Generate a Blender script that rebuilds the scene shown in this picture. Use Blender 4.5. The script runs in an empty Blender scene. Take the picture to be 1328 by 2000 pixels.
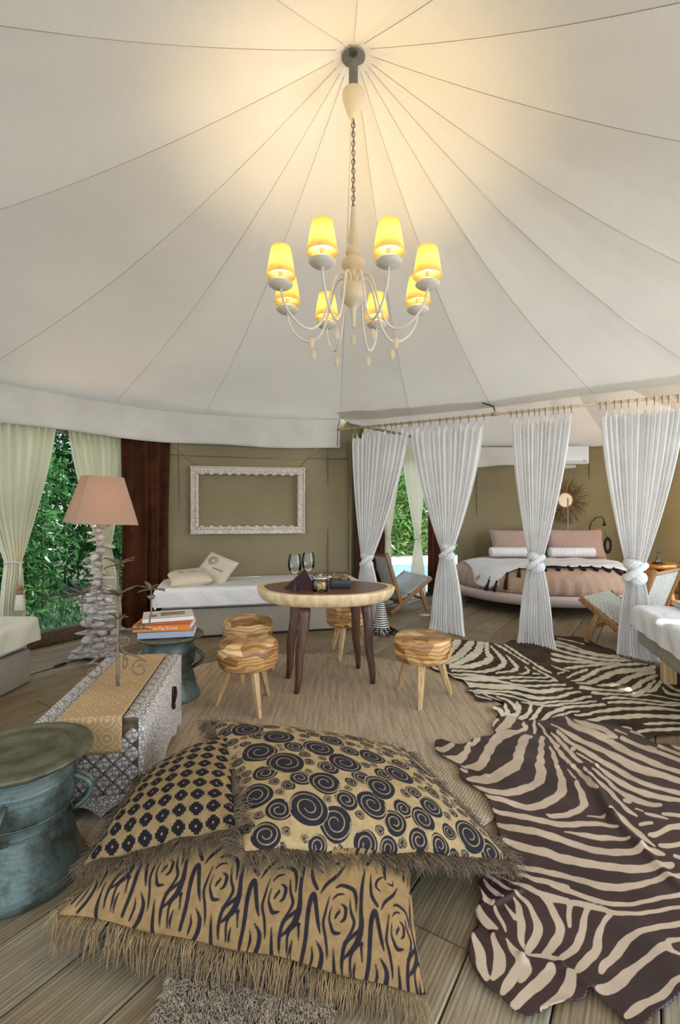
import bpy, math, random
import numpy as np
from mathutils import Vector, Matrix, noise
random.seed(7); np.random.seed(7)
S = bpy.context.scene; C = S.collection
PI = math.pi
F_PX = 944.0; CH = 1.3
# ------------------------------------------------------------ camera
cam = bpy.data.objects.new('camera', bpy.data.cameras.new('camera')); C.objects.link(cam)
cam.location = (0, 0, CH); cam.rotation_euler = (PI/2, 0, 0)
cam.data.sensor_fit = 'VERTICAL'; cam.data.sensor_height = 36; cam.data.lens = F_PX/2000*36
cam.data.clip_start = 0.02
S.camera = cam
# ------------------------------------------------------------ world, sun, daylight
W = bpy.data.worlds.new('world'); S.world = W; W.use_nodes = True
bg = W.node_tree.nodes['Background']
tc = W.node_tree.nodes.new('ShaderNodeTexCoord'); sx = W.node_tree.nodes.new('ShaderNodeSeparateXYZ')
rp = W.node_tree.nodes.new('ShaderNodeValToRGB')
rp.color_ramp.elements[0].position = .5; rp.color_ramp.elements[0].color = (.80, .88, .95, 1)
rp.color_ramp.elements[1].position = 1.0; rp.color_ramp.elements[1].color = (.38, .58, .95, 1)
mm = W.node_tree.nodes.new('ShaderNodeMath'); mm.operation = 'MULTIPLY_ADD'; mm.inputs[1].default_value = .5; mm.inputs[2].default_value = .5
L_ = W.node_tree.links
L_.new(tc.outputs['Generated'], sx.inputs[0]); L_.new(sx.outputs['Z'], mm.inputs[0]); L_.new(mm.outputs[0], rp.inputs[0]); L_.new(rp.outputs[0], bg.inputs[0])
bg.inputs[1].default_value = 2.6
def light(name, kind, loc, rot=(0,0,0), energy=10, color=(1,1,1), size=.1, size_y=None):
    d = bpy.data.lights.new(name, kind); d.energy = energy; d.color = color
    if kind == 'AREA':
        d.shape = 'RECTANGLE'; d.size = size; d.size_y = size_y or size
    elif kind == 'POINT': d.shadow_soft_size = size
    elif kind == 'SUN': d.angle = size
    o = bpy.data.objects.new(name, d); o.location = loc; o.rotation_euler = rot; C.objects.link(o); return o
def aim(o, t):
    o.rotation_euler = (Vector(t)-o.location).to_track_quat('-Z', 'Y').to_euler(); return o
sun = light('sun', 'SUN', (0,0,8), energy=7, color=(1,.95,.86), size=.02); aim(sun, (0-3.6, 0-2.6, 8-9.0))
sun.rotation_euler = Vector((-.45, -.12, -.88)).to_track_quat('-Z','Y').to_euler()
a = light('front_opening_daylight', 'AREA', (-.3, -1.3, 1.25), energy=19, color=(.92,.96,1), size=4.6, size_y=2.0); aim(a, (0, 3, 1.25))
a = light('right_opening_daylight', 'AREA', (3.9, 1.2, 1.35), energy=92, color=(.80,.89,1), size=2.6, size_y=1.9); aim(a, (0, 3.0, .6))
a = light('left_opening_daylight', 'AREA', (-3.7, 1.9, 1.4), energy=9, color=(.9,.97,1), size=2.0, size_y=1.7); aim(a, (0, 3, .8))
a = light('bedroom_opening_daylight', 'AREA', (5.5, 5.2, 1.3), energy=42, color=(.88,.93,1), size=1.8, size_y=1.8); aim(a, (2.8, 6.6, .6))
S.view_settings.view_transform = 'Standard'; S.view_settings.look = 'None'
S.view_settings.gamma = 1; S.view_settings.exposure = 0.06; S.view_settings.use_curve_mapping = False
# ------------------------------------------------------------ helpers
def s2l(c): return c/12.92 if c <= .04045 else ((c+.055)/1.055)**2.4
def rgb(r, g, b): return (s2l(r/255), s2l(g/255), s2l(b/255), 1)
def P(px, py, Y): return Vector(((px-664)/F_PX*Y, Y, CH-(py-1000)/F_PX*Y))
def G(px, py, z=0.0):
    Y = F_PX*(CH-z)/(py-1000); return Vector(((px-664)/F_PX*Y, Y, z))
def empty(name, loc=(0,0,0), rz=0):
    o = bpy.data.objects.new(name, None); o.empty_display_size = .05; o.location = loc; o.rotation_euler = (0,0,rz); C.objects.link(o); return o
def tag(o, label=None, cat=None, group=None, kind=None):
    if label: o['label'] = label
    if cat: o['category'] = cat
    if group: o['group'] = group
    if kind: o['kind'] = kind
    return o
def thing(name, label, cat, loc=(0,0,0), rz=0, group=None): return tag(empty(name, loc, rz), label, cat, group)
def copy_tree(o, parent=None):
    c = o.copy(); C.objects.link(c)
    if parent: c.parent = parent
    for ch in KIDS.get(o.name, []):
        copy_tree(ch, c)
    return c
KIDS = {}
def addkid(p, o): KIDS.setdefault(p.name, []).append(o)
class MB:
    """collects shapes into one mesh"""
    def __init__(s): s.v = []; s.f = []; s.m = []; s.sm = []
    def add(s, vs, fs, mi=0, smooth=True, M=None):
        n = len(s.v)
        if M is not None: vs = [M @ Vector(v) for v in vs]
        s.v += [tuple(v) for v in vs]
        for f in fs: s.f.append(tuple(i+n for i in f)); s.m.append(mi); s.sm.append(smooth)
        return s
    def box(s, c, d, M=None, mi=0, bev=0.0):
        x, y, z = d[0]/2, d[1]/2, d[2]/2
        if bev <= 0:
            vs = [Vector((c[0]+i*x, c[1]+j*y, c[2]+k*z)) for i in (-1,1) for j in (-1,1) for k in (-1,1)]
            return s.add(vs, [(0,1,3,2),(4,6,7,5),(0,4,5,1),(2,3,7,6),(0,2,6,4),(1,5,7,3)], mi, False, M)
        b = min(bev, x*.98, y*.98, z*.98)
        # rounded box from stacked rounded rectangles
        K = 3; rings = []
        prof = [(math.sin(t)*b-b, math.cos(t)) for t in [PI/2*(i/K) for i in range(K+1)]]
        lv = []
        for i in range(K+1):
            t = PI/2*i/K; lv.append((-z+b-b*math.cos(t), b-b*math.sin(t)))
        for i in range(K+1):
            t = PI/2*i/K; lv.append((z-b+b*math.sin(t), b-b*math.cos(t)))
        vs = []; N = 4*(K+1)
        for (zz, ins) in lv:
            for q, (sx_, sy_) in enumerate(((1,1),(-1,1),(-1,-1),(1,-1))):
                for i in range(K+1):
                    t = PI/2*q + PI/2*i/K
                    r = b-ins
                    vs.append(Vector((c[0]+sx_*(x-b)+r*math.cos(t), c[1]+sy_*(y-b)+r*math.sin(t), c[2]+zz)))
        fs = []
        for a_ in range(len(lv)-1):
            for i in range(N): fs.append((a_*N+i, a_*N+(i+1)%N, (a_+1)*N+(i+1)%N, (a_+1)*N+i))
        fs.append(tuple(range(N))[::-1]); fs.append(tuple((len(lv)-1)*N+i for i in range(N)))
        return s.add(vs, fs, mi, True, M)
    def lathe(s, prof, n=24, c=(0,0,0), M=None, mi=0, caps=True, wob=None):
        vs = []; fs = []
        for (r, z) in prof:
            for i in range(n):
                t = 2*PI*i/n; k = wob(t, z) if wob else 1
                vs.append(Vector((c[0]+r*k*math.cos(t), c[1]+r*k*math.sin(t), c[2]+z)))
        for a_ in range(len(prof)-1):
            for i in range(n): fs.append((a_*n+i, a_*n+(i+1)%n, (a_+1)*n+(i+1)%n, (a_+1)*n+i))
        s.add(vs, fs, mi, True, M)
        if caps:
            s.add(vs[:n], [tuple(range(n))[::-1]], mi, False, M); s.add(vs[-n:], [tuple(range(n))], mi, False, M)
        return s
    def tube(s, pts, rad, n=8, M=None, mi=0, closed=False, flat=1.0):
        pts = [Vector(p) for p in pts]; m = len(pts)
        if not hasattr(rad, '__len__'): rad = [rad]*m
        vs = []; fs = []; up = None
        for i, p in enumerate(pts):
            if closed: t = pts[(i+1) % m]-pts[i-1]
            else: t = pts[min(i+1, m-1)]-pts[max(i-1, 0)]
            if t.length < 1e-9: t = Vector((0,0,1))
            t.normalize()
            if up is None:
                up = Vector((0,0,1)) if abs(t.z) < .9 else Vector((1,0,0))
            x = t.cross(up)
            if x.length < 1e-6: x = t.orthogonal()
            x.normalize(); y = x.cross(t); up = y
            for k in range(n):
                a_ = 2*PI*k/n; vs.append(p + (x*math.cos(a_) + y*math.sin(a_)*flat)*rad[i])
        for i in range(m if closed else m-1):
            j = (i+1) % m
            for k in range(n): fs.append((i*n+k, i*n+(k+1)%n, j*n+(k+1)%n, j*n+k))
        if not closed:
            fs.append(tuple(range(n))[::-1]); fs.append(tuple((m-1)*n+k for k in range(n)))
        return s.add(vs, fs, mi, True, M)
    def ball(s, c, r, n=12, m=8, M=None, mi=0):
        r = r if hasattr(r, '__len__') else (r, r, r)
        vs = [Vector((c[0], c[1], c[2]-r[2]))]; fs = []
        for j in range(1, m):
            t = -PI/2+PI*j/m
            for i in range(n):
                a_ = 2*PI*i/n; vs.append(Vector((c[0]+r[0]*math.cos(t)*math.cos(a_), c[1]+r[1]*math.cos(t)*math.sin(a_), c[2]+r[2]*math.sin(t))))
        vs.append(Vector((c[0], c[1], c[2]+r[2]))); L = len(vs)-1
        for i in range(n):
            fs.append((0, 1+(i+1)%n, 1+i)); fs.append((L, 1+(m-2)*n+i, 1+(m-2)*n+(i+1)%n))
            for j in range(m-2): fs.append((1+j*n+i, 1+j*n+(i+1)%n, 1+(j+1)*n+(i+1)%n, 1+(j+1)*n+i))
        return s.add(vs, fs, mi, True, M)
    def prism(s, pts, z0, z1, M=None, mi=0):
        n = len(pts)
        vs = [Vector((p[0], p[1], z0)) for p in pts]+[Vector((p[0], p[1], z1)) for p in pts]
        fs = [tuple(range(n))[::-1], tuple(range(n, 2*n))]+[(i, (i+1)%n, n+(i+1)%n, n+i) for i in range(n)]
        return s.add(vs, fs, mi, False, M)
    def build(s, name, mat=None, parent=None, mats=None):
        me = bpy.data.meshes.new(name); me.from_pydata(s.v, [], s.f)
        ms = mats or ([mat] if mat else [])
        for m in ms: me.materials.append(m)
        me.polygons.foreach_set('material_index', s.m); me.polygons.foreach_set('use_smooth', s.sm); me.update()
        o = bpy.data.objects.new(name, me); C.objects.link(o)
        if parent: o.parent = parent; addkid(parent, o)
        return o
def build_grid(name, V, mat, parent=None, closed_u=False, attrs=None, keep=None, smooth=True):
    """V: (nu,nv,3) array"""
    nu, nv = V.shape[:2]; idx = np.arange(nu*nv).reshape(nu, nv)
    if closed_u: idx = np.vstack([idx, idx[:1]])
    q = np.stack([idx[:-1,:-1], idx[1:,:-1], idx[1:,1:], idx[:-1,1:]], -1).reshape(-1, 4)
    v = V.reshape(-1, 3)
    if keep is not None:
        k = keep.reshape(-1); q = q[k[q].all(1)]
        used = np.zeros(len(v), bool); used[q.ravel()] = True; mp = np.cumsum(used)-1; v = v[used]; q = mp[q]
        attrs = {n: a_.reshape(-1)[used] for n, a_ in (attrs or {}).items()}
    me = bpy.data.meshes.new(name)
    me.vertices.add(len(v)); me.vertices.foreach_set('co', v.astype(np.float32).ravel())
    me.loops.add(q.size); me.loops.foreach_set('vertex_index', q.astype(np.int32).ravel())
    me.polygons.add(len(q)); me.polygons.foreach_set('loop_start', np.arange(0, q.size, 4, dtype=np.int32))
    me.polygons.foreach_set('loop_total', np.full(len(q), 4, np.int32))
    me.update(calc_edges=True); me.validate()
    me.polygons.foreach_set('use_smooth', np.full(len(me.polygons), smooth))
    for n, a_ in (attrs or {}).items():
        at = me.attributes.new(n, 'FLOAT', 'POINT'); at.data.foreach_set('value', a_.astype(np.float32).ravel())
    if mat: me.materials.append(mat)
    o = bpy.data.objects.new(name, me); C.objects.link(o)
    if parent: o.parent = parent; addkid(parent, o)
    return o
def solid(o, t, off=-1):
    m = o.modifiers.new('solid', 'SOLIDIFY'); m.thickness = t; m.offset = off; return o
def fix(o):            # parts are built in world coordinates: parent without moving
    return o
def beam(mb, p0, p1, w, h, mi=0, up=Vector((0,0,1))):
    p0 = Vector(p0); p1 = Vector(p1); d = (p1-p0); L = d.length; d.normalize()
    y = up.cross(d); y.normalize(); z = d.cross(y)
    M = Matrix((d, y, z)).transposed().to_4x4(); M.translation = (p0+p1)/2
    mb.box((0,0,0), (L, w, h), M, mi, bev=min(w, h)*.2); return mb
# ------------------------------------------------------------ materials
def nmat(name):
    m = bpy.data.materials.new(name); m.use_nodes = True; nt = m.node_tree
    return m, nt, nt.nodes, nt.links, nt.nodes['Principled BSDF']
def coords(N, L, scale=(1,1,1), rot=(0,0,0), kind='Object'):
    t = N.new('ShaderNodeTexCoord'); mp = N.new('ShaderNodeMapping')
    mp.inputs['Scale'].default_value = scale; mp.inputs['Rotation'].default_value = rot
    L.new(t.outputs[kind], mp.inputs[0]); return mp.outputs[0]
def ramp(N, L, src, stops):
    r = N.new('ShaderNodeValToRGB'); e = r.color_ramp.elements
    while len(e) < len(stops): e.new(.5)
    for el, (p, c) in zip(e, stops): el.position = p; el.color = c
    L.new(src, r.inputs[0]); return r.outputs[0]
def noise_n(N, L, v, scale, detail=3, rough=.55, dist=0):
    n = N.new('ShaderNodeTexNoise'); n.inputs['Scale'].default_value = scale; n.inputs['Detail'].default_value = detail
    n.inputs['Roughness'].default_value = rough; n.inputs['Distortion'].default_value = dist; L.new(v, n.inputs['Vector']); return n.outputs['Fac']
def bump(N, L, h, b, strength=.3, dist=.01):
    n = N.new('ShaderNodeBump'); n.inputs['Strength'].default_value = strength; n.inputs['Distance'].default_value = dist
    L.new(h, n.inputs['Height']); L.new(n.outputs[0], b.inputs['Normal']); return n
def mix(N, L, f, a_, b_, mode='MIX'):
    n = N.new('ShaderNodeMix'); n.data_type = 'RGBA'; n.blend_type = mode
    if isinstance(f, (int, float)): n.inputs[0].default_value = f
    else: L.new(f, n.inputs[0])
    for i, c in ((6, a_), (7, b_)):
        if isinstance(c, tuple): n.inputs[i].default_value = c
        else: L.new(c, n.inputs[i])
    return n.outputs[2]
def plain(name, c, rough=.6, var=.12, scale=8, bs=.0, bscale=60, metal=0, stretch=(1,1,1), bdist=.004, spec=.5):
    m, nt, N, L, b = nmat(name); v = coords(N, L, stretch)
    d = tuple(x*(1-var) for x in c[:3])+(1,); l = tuple(min(1, x*(1+var)) for x in c[:3])+(1,)
    L.new(ramp(N, L, noise_n(N, L, v, scale), [(.3, d), (.7, l)]), b.inputs['Base Color'])
    b.inputs['Roughness'].default_value = rough; b.inputs['Metallic'].default_value = metal
    b.inputs['Specular IOR Level'].default_value = spec
    if bs: bump(N, L, noise_n(N, L, v, bscale, 4), b, bs, bdist)
    return m
def cloth(name, c, transl=0.0, var=.06, scale=3, weave=350, bs=.25, tc_=None, rough=.9, wr=.0, wrs=6):
    m, nt, N, L, b = nmat(name); v = coords(N, L)
    d = tuple(x*(1-var) for x in c[:3])+(1,); l = tuple(min(1, x*(1+var)) for x in c[:3])+(1,)
    col = ramp(N, L, noise_n(N, L, v, scale, 4), [(.3, d), (.7, l)])
    fine = noise_n(N, L, coords(N, L, (1, 1, .3)), weave, 2)
    col = mix(N, L, .12, col, ramp(N, L, fine, [(.35, (.25,.25,.25,1)), (.65, (1,1,1,1))]), 'MULTIPLY')
    L.new(col, b.inputs['Base Color']); b.inputs['Roughness'].default_value = rough; b.inputs['Specular IOR Level'].default_value = .15
    h = fine
    bn = bump(N, L, h, b, bs, .002)
    if wr:
        b2 = N.new('ShaderNodeBump'); b2.inputs['Strength'].default_value = wr; b2.inputs['Distance'].default_value = .03
        L.new(noise_n(N, L, v, wrs, 3, .5, 1.0), b2.inputs['Height']); L.new(b2.outputs[0], bn.inputs['Normal'])
    if transl:
        t = N.new('ShaderNodeBsdfTranslucent'); mx = N.new('ShaderNodeMixShader'); mx.inputs[0].default_value = transl
        if tc_: t.inputs[0].default_value = tc_
        else: L.new(col, t.inputs[0])
        out = N['Material Output']; L.new(b.outputs[0], mx.inputs[1]); L.new(t.outputs[0], mx.inputs[2]); L.new(mx.outputs[0], out.inputs[0])
    return m
def wood(name, dark, light_, sc=(1,12,12), rough=.5, scale=4, bs=.15, rand=.25, mid=None):
    m, nt, N, L, b = nmat(name); v = coords(N, L, sc)
    oi = N.new('ShaderNodeObjectInfo'); ad = N.new('ShaderNodeVectorMath'); ad.operation = 'ADD'
    mu = N.new('ShaderNodeVectorMath'); mu.operation = 'SCALE'; mu.inputs[0].default_value = (37, 19, 53); L.new(oi.outputs['Random'], mu.inputs['Scale'])
    L.new(v, ad.inputs[0]); L.new(mu.outputs[0], ad.inputs[1])
    n = noise_n(N, L, ad.outputs[0], scale, 6, .6, .8)
    st = [(.3, dark), (.7, light_)] if not mid else [(.25, dark), (.5, mid), (.75, light_)]
    col = ramp(N, L, n, st)
    rr = ramp(N, L, oi.outputs['Random'], [(0, (1-rand,)*3+(1,)), (1, (1,1,1,1))])
    L.new(mix(N, L, 1.0, col, rr, 'MULTIPLY'), b.inputs['Base Color'])
    b.inputs['Roughness'].default_value = rough; bump(N, L, n, b, bs, .003); return m
M = {}
M['canvas_roof'] = cloth('canvas_roof', rgb(228,220,206), transl=.062, tc_=(.72,.67,.60,1), var=.05, scale=1.2, weave=260, bs=.3, wr=.35, wrs=2.2)
M['canvas_white'] = cloth('canvas_white', rgb(232,227,218), transl=.25, wr=.5, wrs=3)
M['seam'] = cloth('seam_thread', rgb(196,184,164), transl=.2)
M['olive'] = cloth('olive_canvas', rgb(140,128,98), var=.08, scale=1.5, weave=300, wr=.5, wrs=1.6)
M['olive_seam'] = cloth('olive_seam', rgb(116,104,78))
M['sheer'] = cloth('sheer_cotton', rgb(252,249,246), transl=.45, weave=200, wr=.25, wrs=14)
M['cream_drape'] = cloth('cream_drape', rgb(232,226,200), transl=.35, tc_=rgb(238,232,200), weave=200)
M['white_sheet'] = cloth('white_sheet', rgb(226,222,218), wr=.6, wrs=5)
M['cream_sheet'] = cloth('cream_sheet', rgb(205,200,180), wr=.4, wrs=5)
M['grey_skirt'] = cloth('grey_skirt', rgb(160,150,136), weave=220, wr=.3)
M['blush'] = cloth('blush_cotton', rgb(184,152,128), wr=.7, wrs=7)
M['blush_pillow'] = cloth('blush_pillow', rgb(176,148,134), wr=.4, wrs=5)
M['linen_pillow'] = cloth('linen_pillow', rgb(206,192,170), wr=.3)
M['ink'] = plain('ink', rgb(60,52,48), .8)
M['white'] = plain('painted_white', rgb(226,218,204), .45, .04)
M['ceramic'] = plain('cream_enamel', rgb(222,208,184), .4, .05)
M['grey_metal'] = plain('grey_metal', rgb(120,122,120), .45, .15, metal=.4)
M['steel'] = plain('steel', rgb(190,190,190), .25, .1, metal=1)
M['dark_iron'] = plain('dark_iron', rgb(46,36,30), .5, .2, metal=.6)
M['antique'] = plain('antique_metal', rgb(120,104,86), .5, .3, 30, .4, 90, metal=.35)
M['black'] = plain('black', rgb(20,20,24), .35)
M['plastic'] = plain('white_plastic', rgb(222,224,228), .35, .02)
M['napkin'] = cloth('plum_napkin', rgb(66,46,50))
M['tassel_dark'] = cloth('dark_tassel', rgb(48,34,32))
M['rope'] = cloth('cream_rope', rgb(214,206,188))
M['teak'] = wood('teak_frame', rgb(134,90,46), rgb(184,136,82), (12,12,1), .45)
M['pale_wood'] = wood('pale_wood', rgb(178,138,86), rgb(222,188,138), (10,10,1.2), .5)
M['pole_wood'] = wood('pole_wood', rgb(186,160,122), rgb(226,206,172), (1,12,12), .6)
M['leg_heart'] = wood('heartwood_leg', rgb(66,40,30), rgb(122,84,60), (14,14,1), .4, mid=rgb(92,60,44))
M['leg_sap'] = wood('sapwood_leg', rgb(186,150,108), rgb(214,184,140), (14,14,1), .4)
M['sap'] = wood('sapwood', rgb(196,164,116), rgb(232,210,166), (3,3,.7), .45, 6, .1)
M['drift'] = wood('driftwood', rgb(96,82,72), rgb(236,230,220), (6,6,16), .85, 4, .8, .25, mid=rgb(192,180,168))
M['dark_board'] = wood('dark_board', rgb(56,42,28), rgb(104,82,54), (1,8,8), .6)
M['copper'] = plain('copper_root', rgb(196,120,52), .3, .35, 9, .5, 14, metal=.5)
M['raywood'] = wood('ray_wood', rgb(92,66,38), rgb(184,150,100), (6,6,6), .7, rand=.5)
M['candle'] = plain('snack_chip', rgb(214,170,70), .6, .3, 30)
M['paper'] = plain('book_pages', rgb(224,218,204), .8, .05)
M['straw'] = plain('crumpled_wrapper', rgb(140,108,74), .4, .4, 40, .8, 40)
M['soil'] = plain('ground', rgb(72,72,46), .95, .4, 1.5, .6, 12)
def glass(name, c=(1,1,1,1), rough=0.0):
    m, nt, N, L, b = nmat(name); N.remove(b)
    t = N.new('ShaderNodeBsdfTransparent'); g = N.new('ShaderNodeBsdfGlossy'); g.inputs['Roughness'].default_value = .03; t.inputs[0].default_value = (.93,.95,.95,1)
    lw = N.new('ShaderNodeLayerWeight'); lw.inputs[0].default_value = .35; mx = N.new('ShaderNodeMixShader'); L.new(lw.outputs['Fresnel'], mx.inputs[0])
    L.new(t.outputs[0], mx.inputs[1]); L.new(g.outputs[0], mx.inputs[2]); L.new(mx.outputs[0], N['Material Output'].inputs[0]); return m
M['glass'] = glass('clear_glass')
def emit(name, c, s):
    m, nt, N, L, b = nmat(name); b.inputs['Emission Color'].default_value = c; b.inputs['Emission Strength'].default_value = s; b.inputs['Base Color'].default_value = c; return m
M['bulb'] = emit('warm_bulb', (1,.82,.50,1), 24)
def shade_mat(name, c, tr):
    m, nt, N, L, b = nmat(name); b.inputs['Base Color'].default_value = c; b.inputs['Roughness'].default_value = .9
    t = N.new('ShaderNodeBsdfTranslucent'); t.inputs[0].default_value = c; mx = N.new('ShaderNodeMixShader'); mx.inputs[0].default_value = tr
    L.new(b.outputs[0], mx.inputs[1]); L.new(t.outputs[0], mx.inputs[2]); L.new(mx.outputs[0], N['Material Output'].inputs[0]); return m
M['shade_yellow'] = shade_mat('yellow_silk_shade', (1.0,.88,.46,1), .68)
M['shade_taupe'] = shade_mat('taupe_shade', rgb(198,168,144), .34)
M['shell'] = shade_mat('shell_drop', rgb(236,222,196), .4)
def velvet():
    m, nt, N, L, b = nmat('brown_velvet'); v = coords(N, L)
    L.new(ramp(N, L, noise_n(N, L, v, 6), [(.3, rgb(44,22,12)), (.7, rgb(76,42,24))]), b.inputs['Base Color'])
    b.inputs['Roughness'].default_value = .8; b.inputs['Sheen Weight'].default_value = .5; b.inputs['Sheen Tint'].default_value = rgb(180,110,60)
    b.inputs['Specular IOR Level'].default_value = .1; return m
M['velvet'] = velvet()
def plank_mat():
    m, nt, N, L, b = nmat('weathered_plank'); v = coords(N, L, (.9, 14, 14))
    oi = N.new('ShaderNodeObjectInfo'); mu = N.new('ShaderNodeVectorMath'); mu.operation = 'SCALE'; mu.inputs[0].default_value = (31, 77, 53); L.new(oi.outputs['Random'], mu.inputs['Scale'])
    ad = N.new('ShaderNodeVectorMath'); ad.operation = 'ADD'; L.new(v, ad.inputs[0]); L.new(mu.outputs[0], ad.inputs[1])
    g = noise_n(N, L, ad.outputs[0], 3.2, 8, .62, 1.2)
    col = ramp(N, L, g, [(.25, rgb(130,118,98)), (.5, rgb(172,158,132)), (.75, rgb(202,190,166))])
    w = N.new('ShaderNodeTexWave'); w.wave_type = 'BANDS'; w.bands_direction = 'Y'; w.inputs['Scale'].default_value = 1.6; w.inputs['Distortion'].default_value = 7
    w.inputs['Detail'].default_value = 3; w.inputs['Detail Scale'].default_value = .7; L.new(ad.outputs[0], w.inputs['Vector'])
    col = mix(N, L, .45, col, ramp(N, L, w.outputs['Fac'], [(.1, rgb(130,116,94)), (.6, rgb(226,220,208))]), 'MULTIPLY')
    big = noise_n(N, L, coords(N, L, (1,1,1)), 1.6, 3)
    col = mix(N, L, .75, col, ramp(N, L, big, [(.3, rgb(190,160,116)), (.65, rgb(232,232,228))]), 'MULTIPLY')
    # knots
    vo = N.new('ShaderNodeTexVoronoi'); vo.inputs['Scale'].default_value = 2.1; vv = coords(N, L, (1, 2.2, 1))
    a2 = N.new('ShaderNodeVectorMath'); a2.operation = 'ADD'; L.new(vv, a2.inputs[0]); L.new(mu.outputs[0], a2.inputs[1]); L.new(a2.outputs[0], vo.inputs['Vector'])
    kn = ramp(N, L, vo.outputs['Distance'], [(.02, (.22,.16,.1,1)), (.06, (1,1,1,1))])
    col = mix(N, L, .85, col, kn, 'MULTIPLY')
    rr = ramp(N, L, oi.outputs['Random'], [(0, (.74,.70,.62,1)), (1, (1,1,1,1))])
    L.new(mix(N, L, 1.0, col, rr, 'MULTIPLY'), b.inputs['Base Color'])
    b.inputs['Roughness'].default_value = .5; b.inputs['Specular IOR Level'].default_value = .35; bump(N, L, g, b, .35, .004); return m
M['plank'] = plank_mat()
M['subfloor'] = plain('plank_gap', rgb(92,62,30), .9)
def bronze():
    m, nt, N, L, b = nmat('verdigris_bronze'); v = coords(N, L)
    n = noise_n(N, L, v, 9, 7, .7)
    L.new(ramp(N, L, n, [(.3, rgb(46,44,32)), (.43, rgb(70,76,66)), (.57, rgb(98,114,108)), (.70, rgb(104,92,64))]), b.inputs['Base Color'])
    b.inputs['Metallic'].default_value = .3; b.inputs['Roughness'].default_value = .42
    w = N.new('ShaderNodeTexWave'); w.bands_direction = 'Z'; w.inputs['Scale'].default_value = 16; w.inputs['Distortion'].default_value = 9; w.inputs['Detail'].default_value = 4; L.new(v, w.inputs['Vector'])
    bump(N, L, mix(N, L, .8, w.outputs['Color'], n), b, .30, .004); return m
M['bronze'] = bronze()
def bronze_top():
    m, nt, N, L, b = nmat('bronze_drumhead'); v = coords(N, L)
    n = noise_n(N, L, v, 9, 6, .65)
    L.new(ramp(N, L, n, [(.3, rgb(52,48,34)), (.5, rgb(92,88,66)), (.75, rgb(120,112,84))]), b.inputs['Base Color'])
    b.inputs['Metallic'].default_value = .3; b.inputs['Roughness'].default_value = .4
    w = N.new('ShaderNodeTexWave'); w.wave_type = 'RINGS'; w.rings_direction = 'Z'; w.inputs['Scale'].default_value = 18; w.inputs['Distortion'].default_value = .8; L.new(v, w.inputs['Vector'])
    bump(N, L, mix(N, L, .5, w.outputs['Color'], n), b, .5, .003); return m
M['bronze_top'] = bronze_top()
def stoolwood():
    m, nt, N, L, b = nmat('patchwork_teak'); v = coords(N, L, (1, 1, 2.2))
    oi = N.new('ShaderNodeObjectInfo'); mu = N.new('ShaderNodeVectorMath'); mu.operation = 'SCALE'; mu.inputs[0].default_value = (3, 7, 5); L.new(oi.outputs['Random'], mu.inputs['Scale'])
    ad = N.new('ShaderNodeVectorMath'); ad.operation = 'ADD'; L.new(v, ad.inputs[0]); L.new(mu.outputs[0], ad.inputs[1])
    vo = N.new('ShaderNodeTexVoronoi'); vo.inputs['Scale'].default_value = 8; L.new(ad.outputs[0], vo.inputs['Vector'])
    w = N.new('ShaderNodeTexWave'); w.inputs['Scale'].default_value = 5; w.inputs['Distortion'].default_value = 14; w.inputs['Detail Scale'].default_value = .8; w.bands_direction = 'Z'; L.new(ad.outputs[0], w.inputs['Vector'])
    pc = ramp(N, L, vo.outputs['Color'], [(.2, rgb(150,106,56)), (.5, rgb(200,156,96)), (.8, rgb(226,190,136))])
    col = mix(N, L, .55, pc, ramp(N, L, w.outputs['Fac'], [(.1, rgb(150,100,56)), (.6, rgb(255,244,222))]), 'MULTIPLY')
    L.new(col, b.inputs['Base Color']); b.inputs['Roughness'].default_value = .33
    vd = N.new('ShaderNodeTexVoronoi'); vd.feature = 'DISTANCE_TO_EDGE'; vd.inputs['Scale'].default_value = 8; L.new(ad.outputs[0], vd.inputs['Vector'])
    bump(N, L, ramp(N, L, vd.outputs['Distance'], [(0,(0,0,0,1)),(.03,(1,1,1,1))]), b, .2, .003); return m
M['stoolwood'] = stoolwood()
def heart():
    m, nt, N, L, b = nmat('dark_heartwood'); v = coords(N, L, (1, 2.4, 1))
    w = N.new('ShaderNodeTexWave'); w.wave_type = 'RINGS'; w.rings_direction = 'Z'; w.inputs['Scale'].default_value = 6; w.inputs['Distortion'].default_value = 4; L.new(v, w.inputs['Vector'])
    L.new(ramp(N, L, w.outputs['Fac'], [(0, rgb(84,52,34)), (.6, rgb(122,82,56)), (1, rgb(96,60,40))]), b.inputs['Base Color'])
    b.inputs['Roughness'].default_value = .32; return m
M['heart'] = heart()
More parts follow.
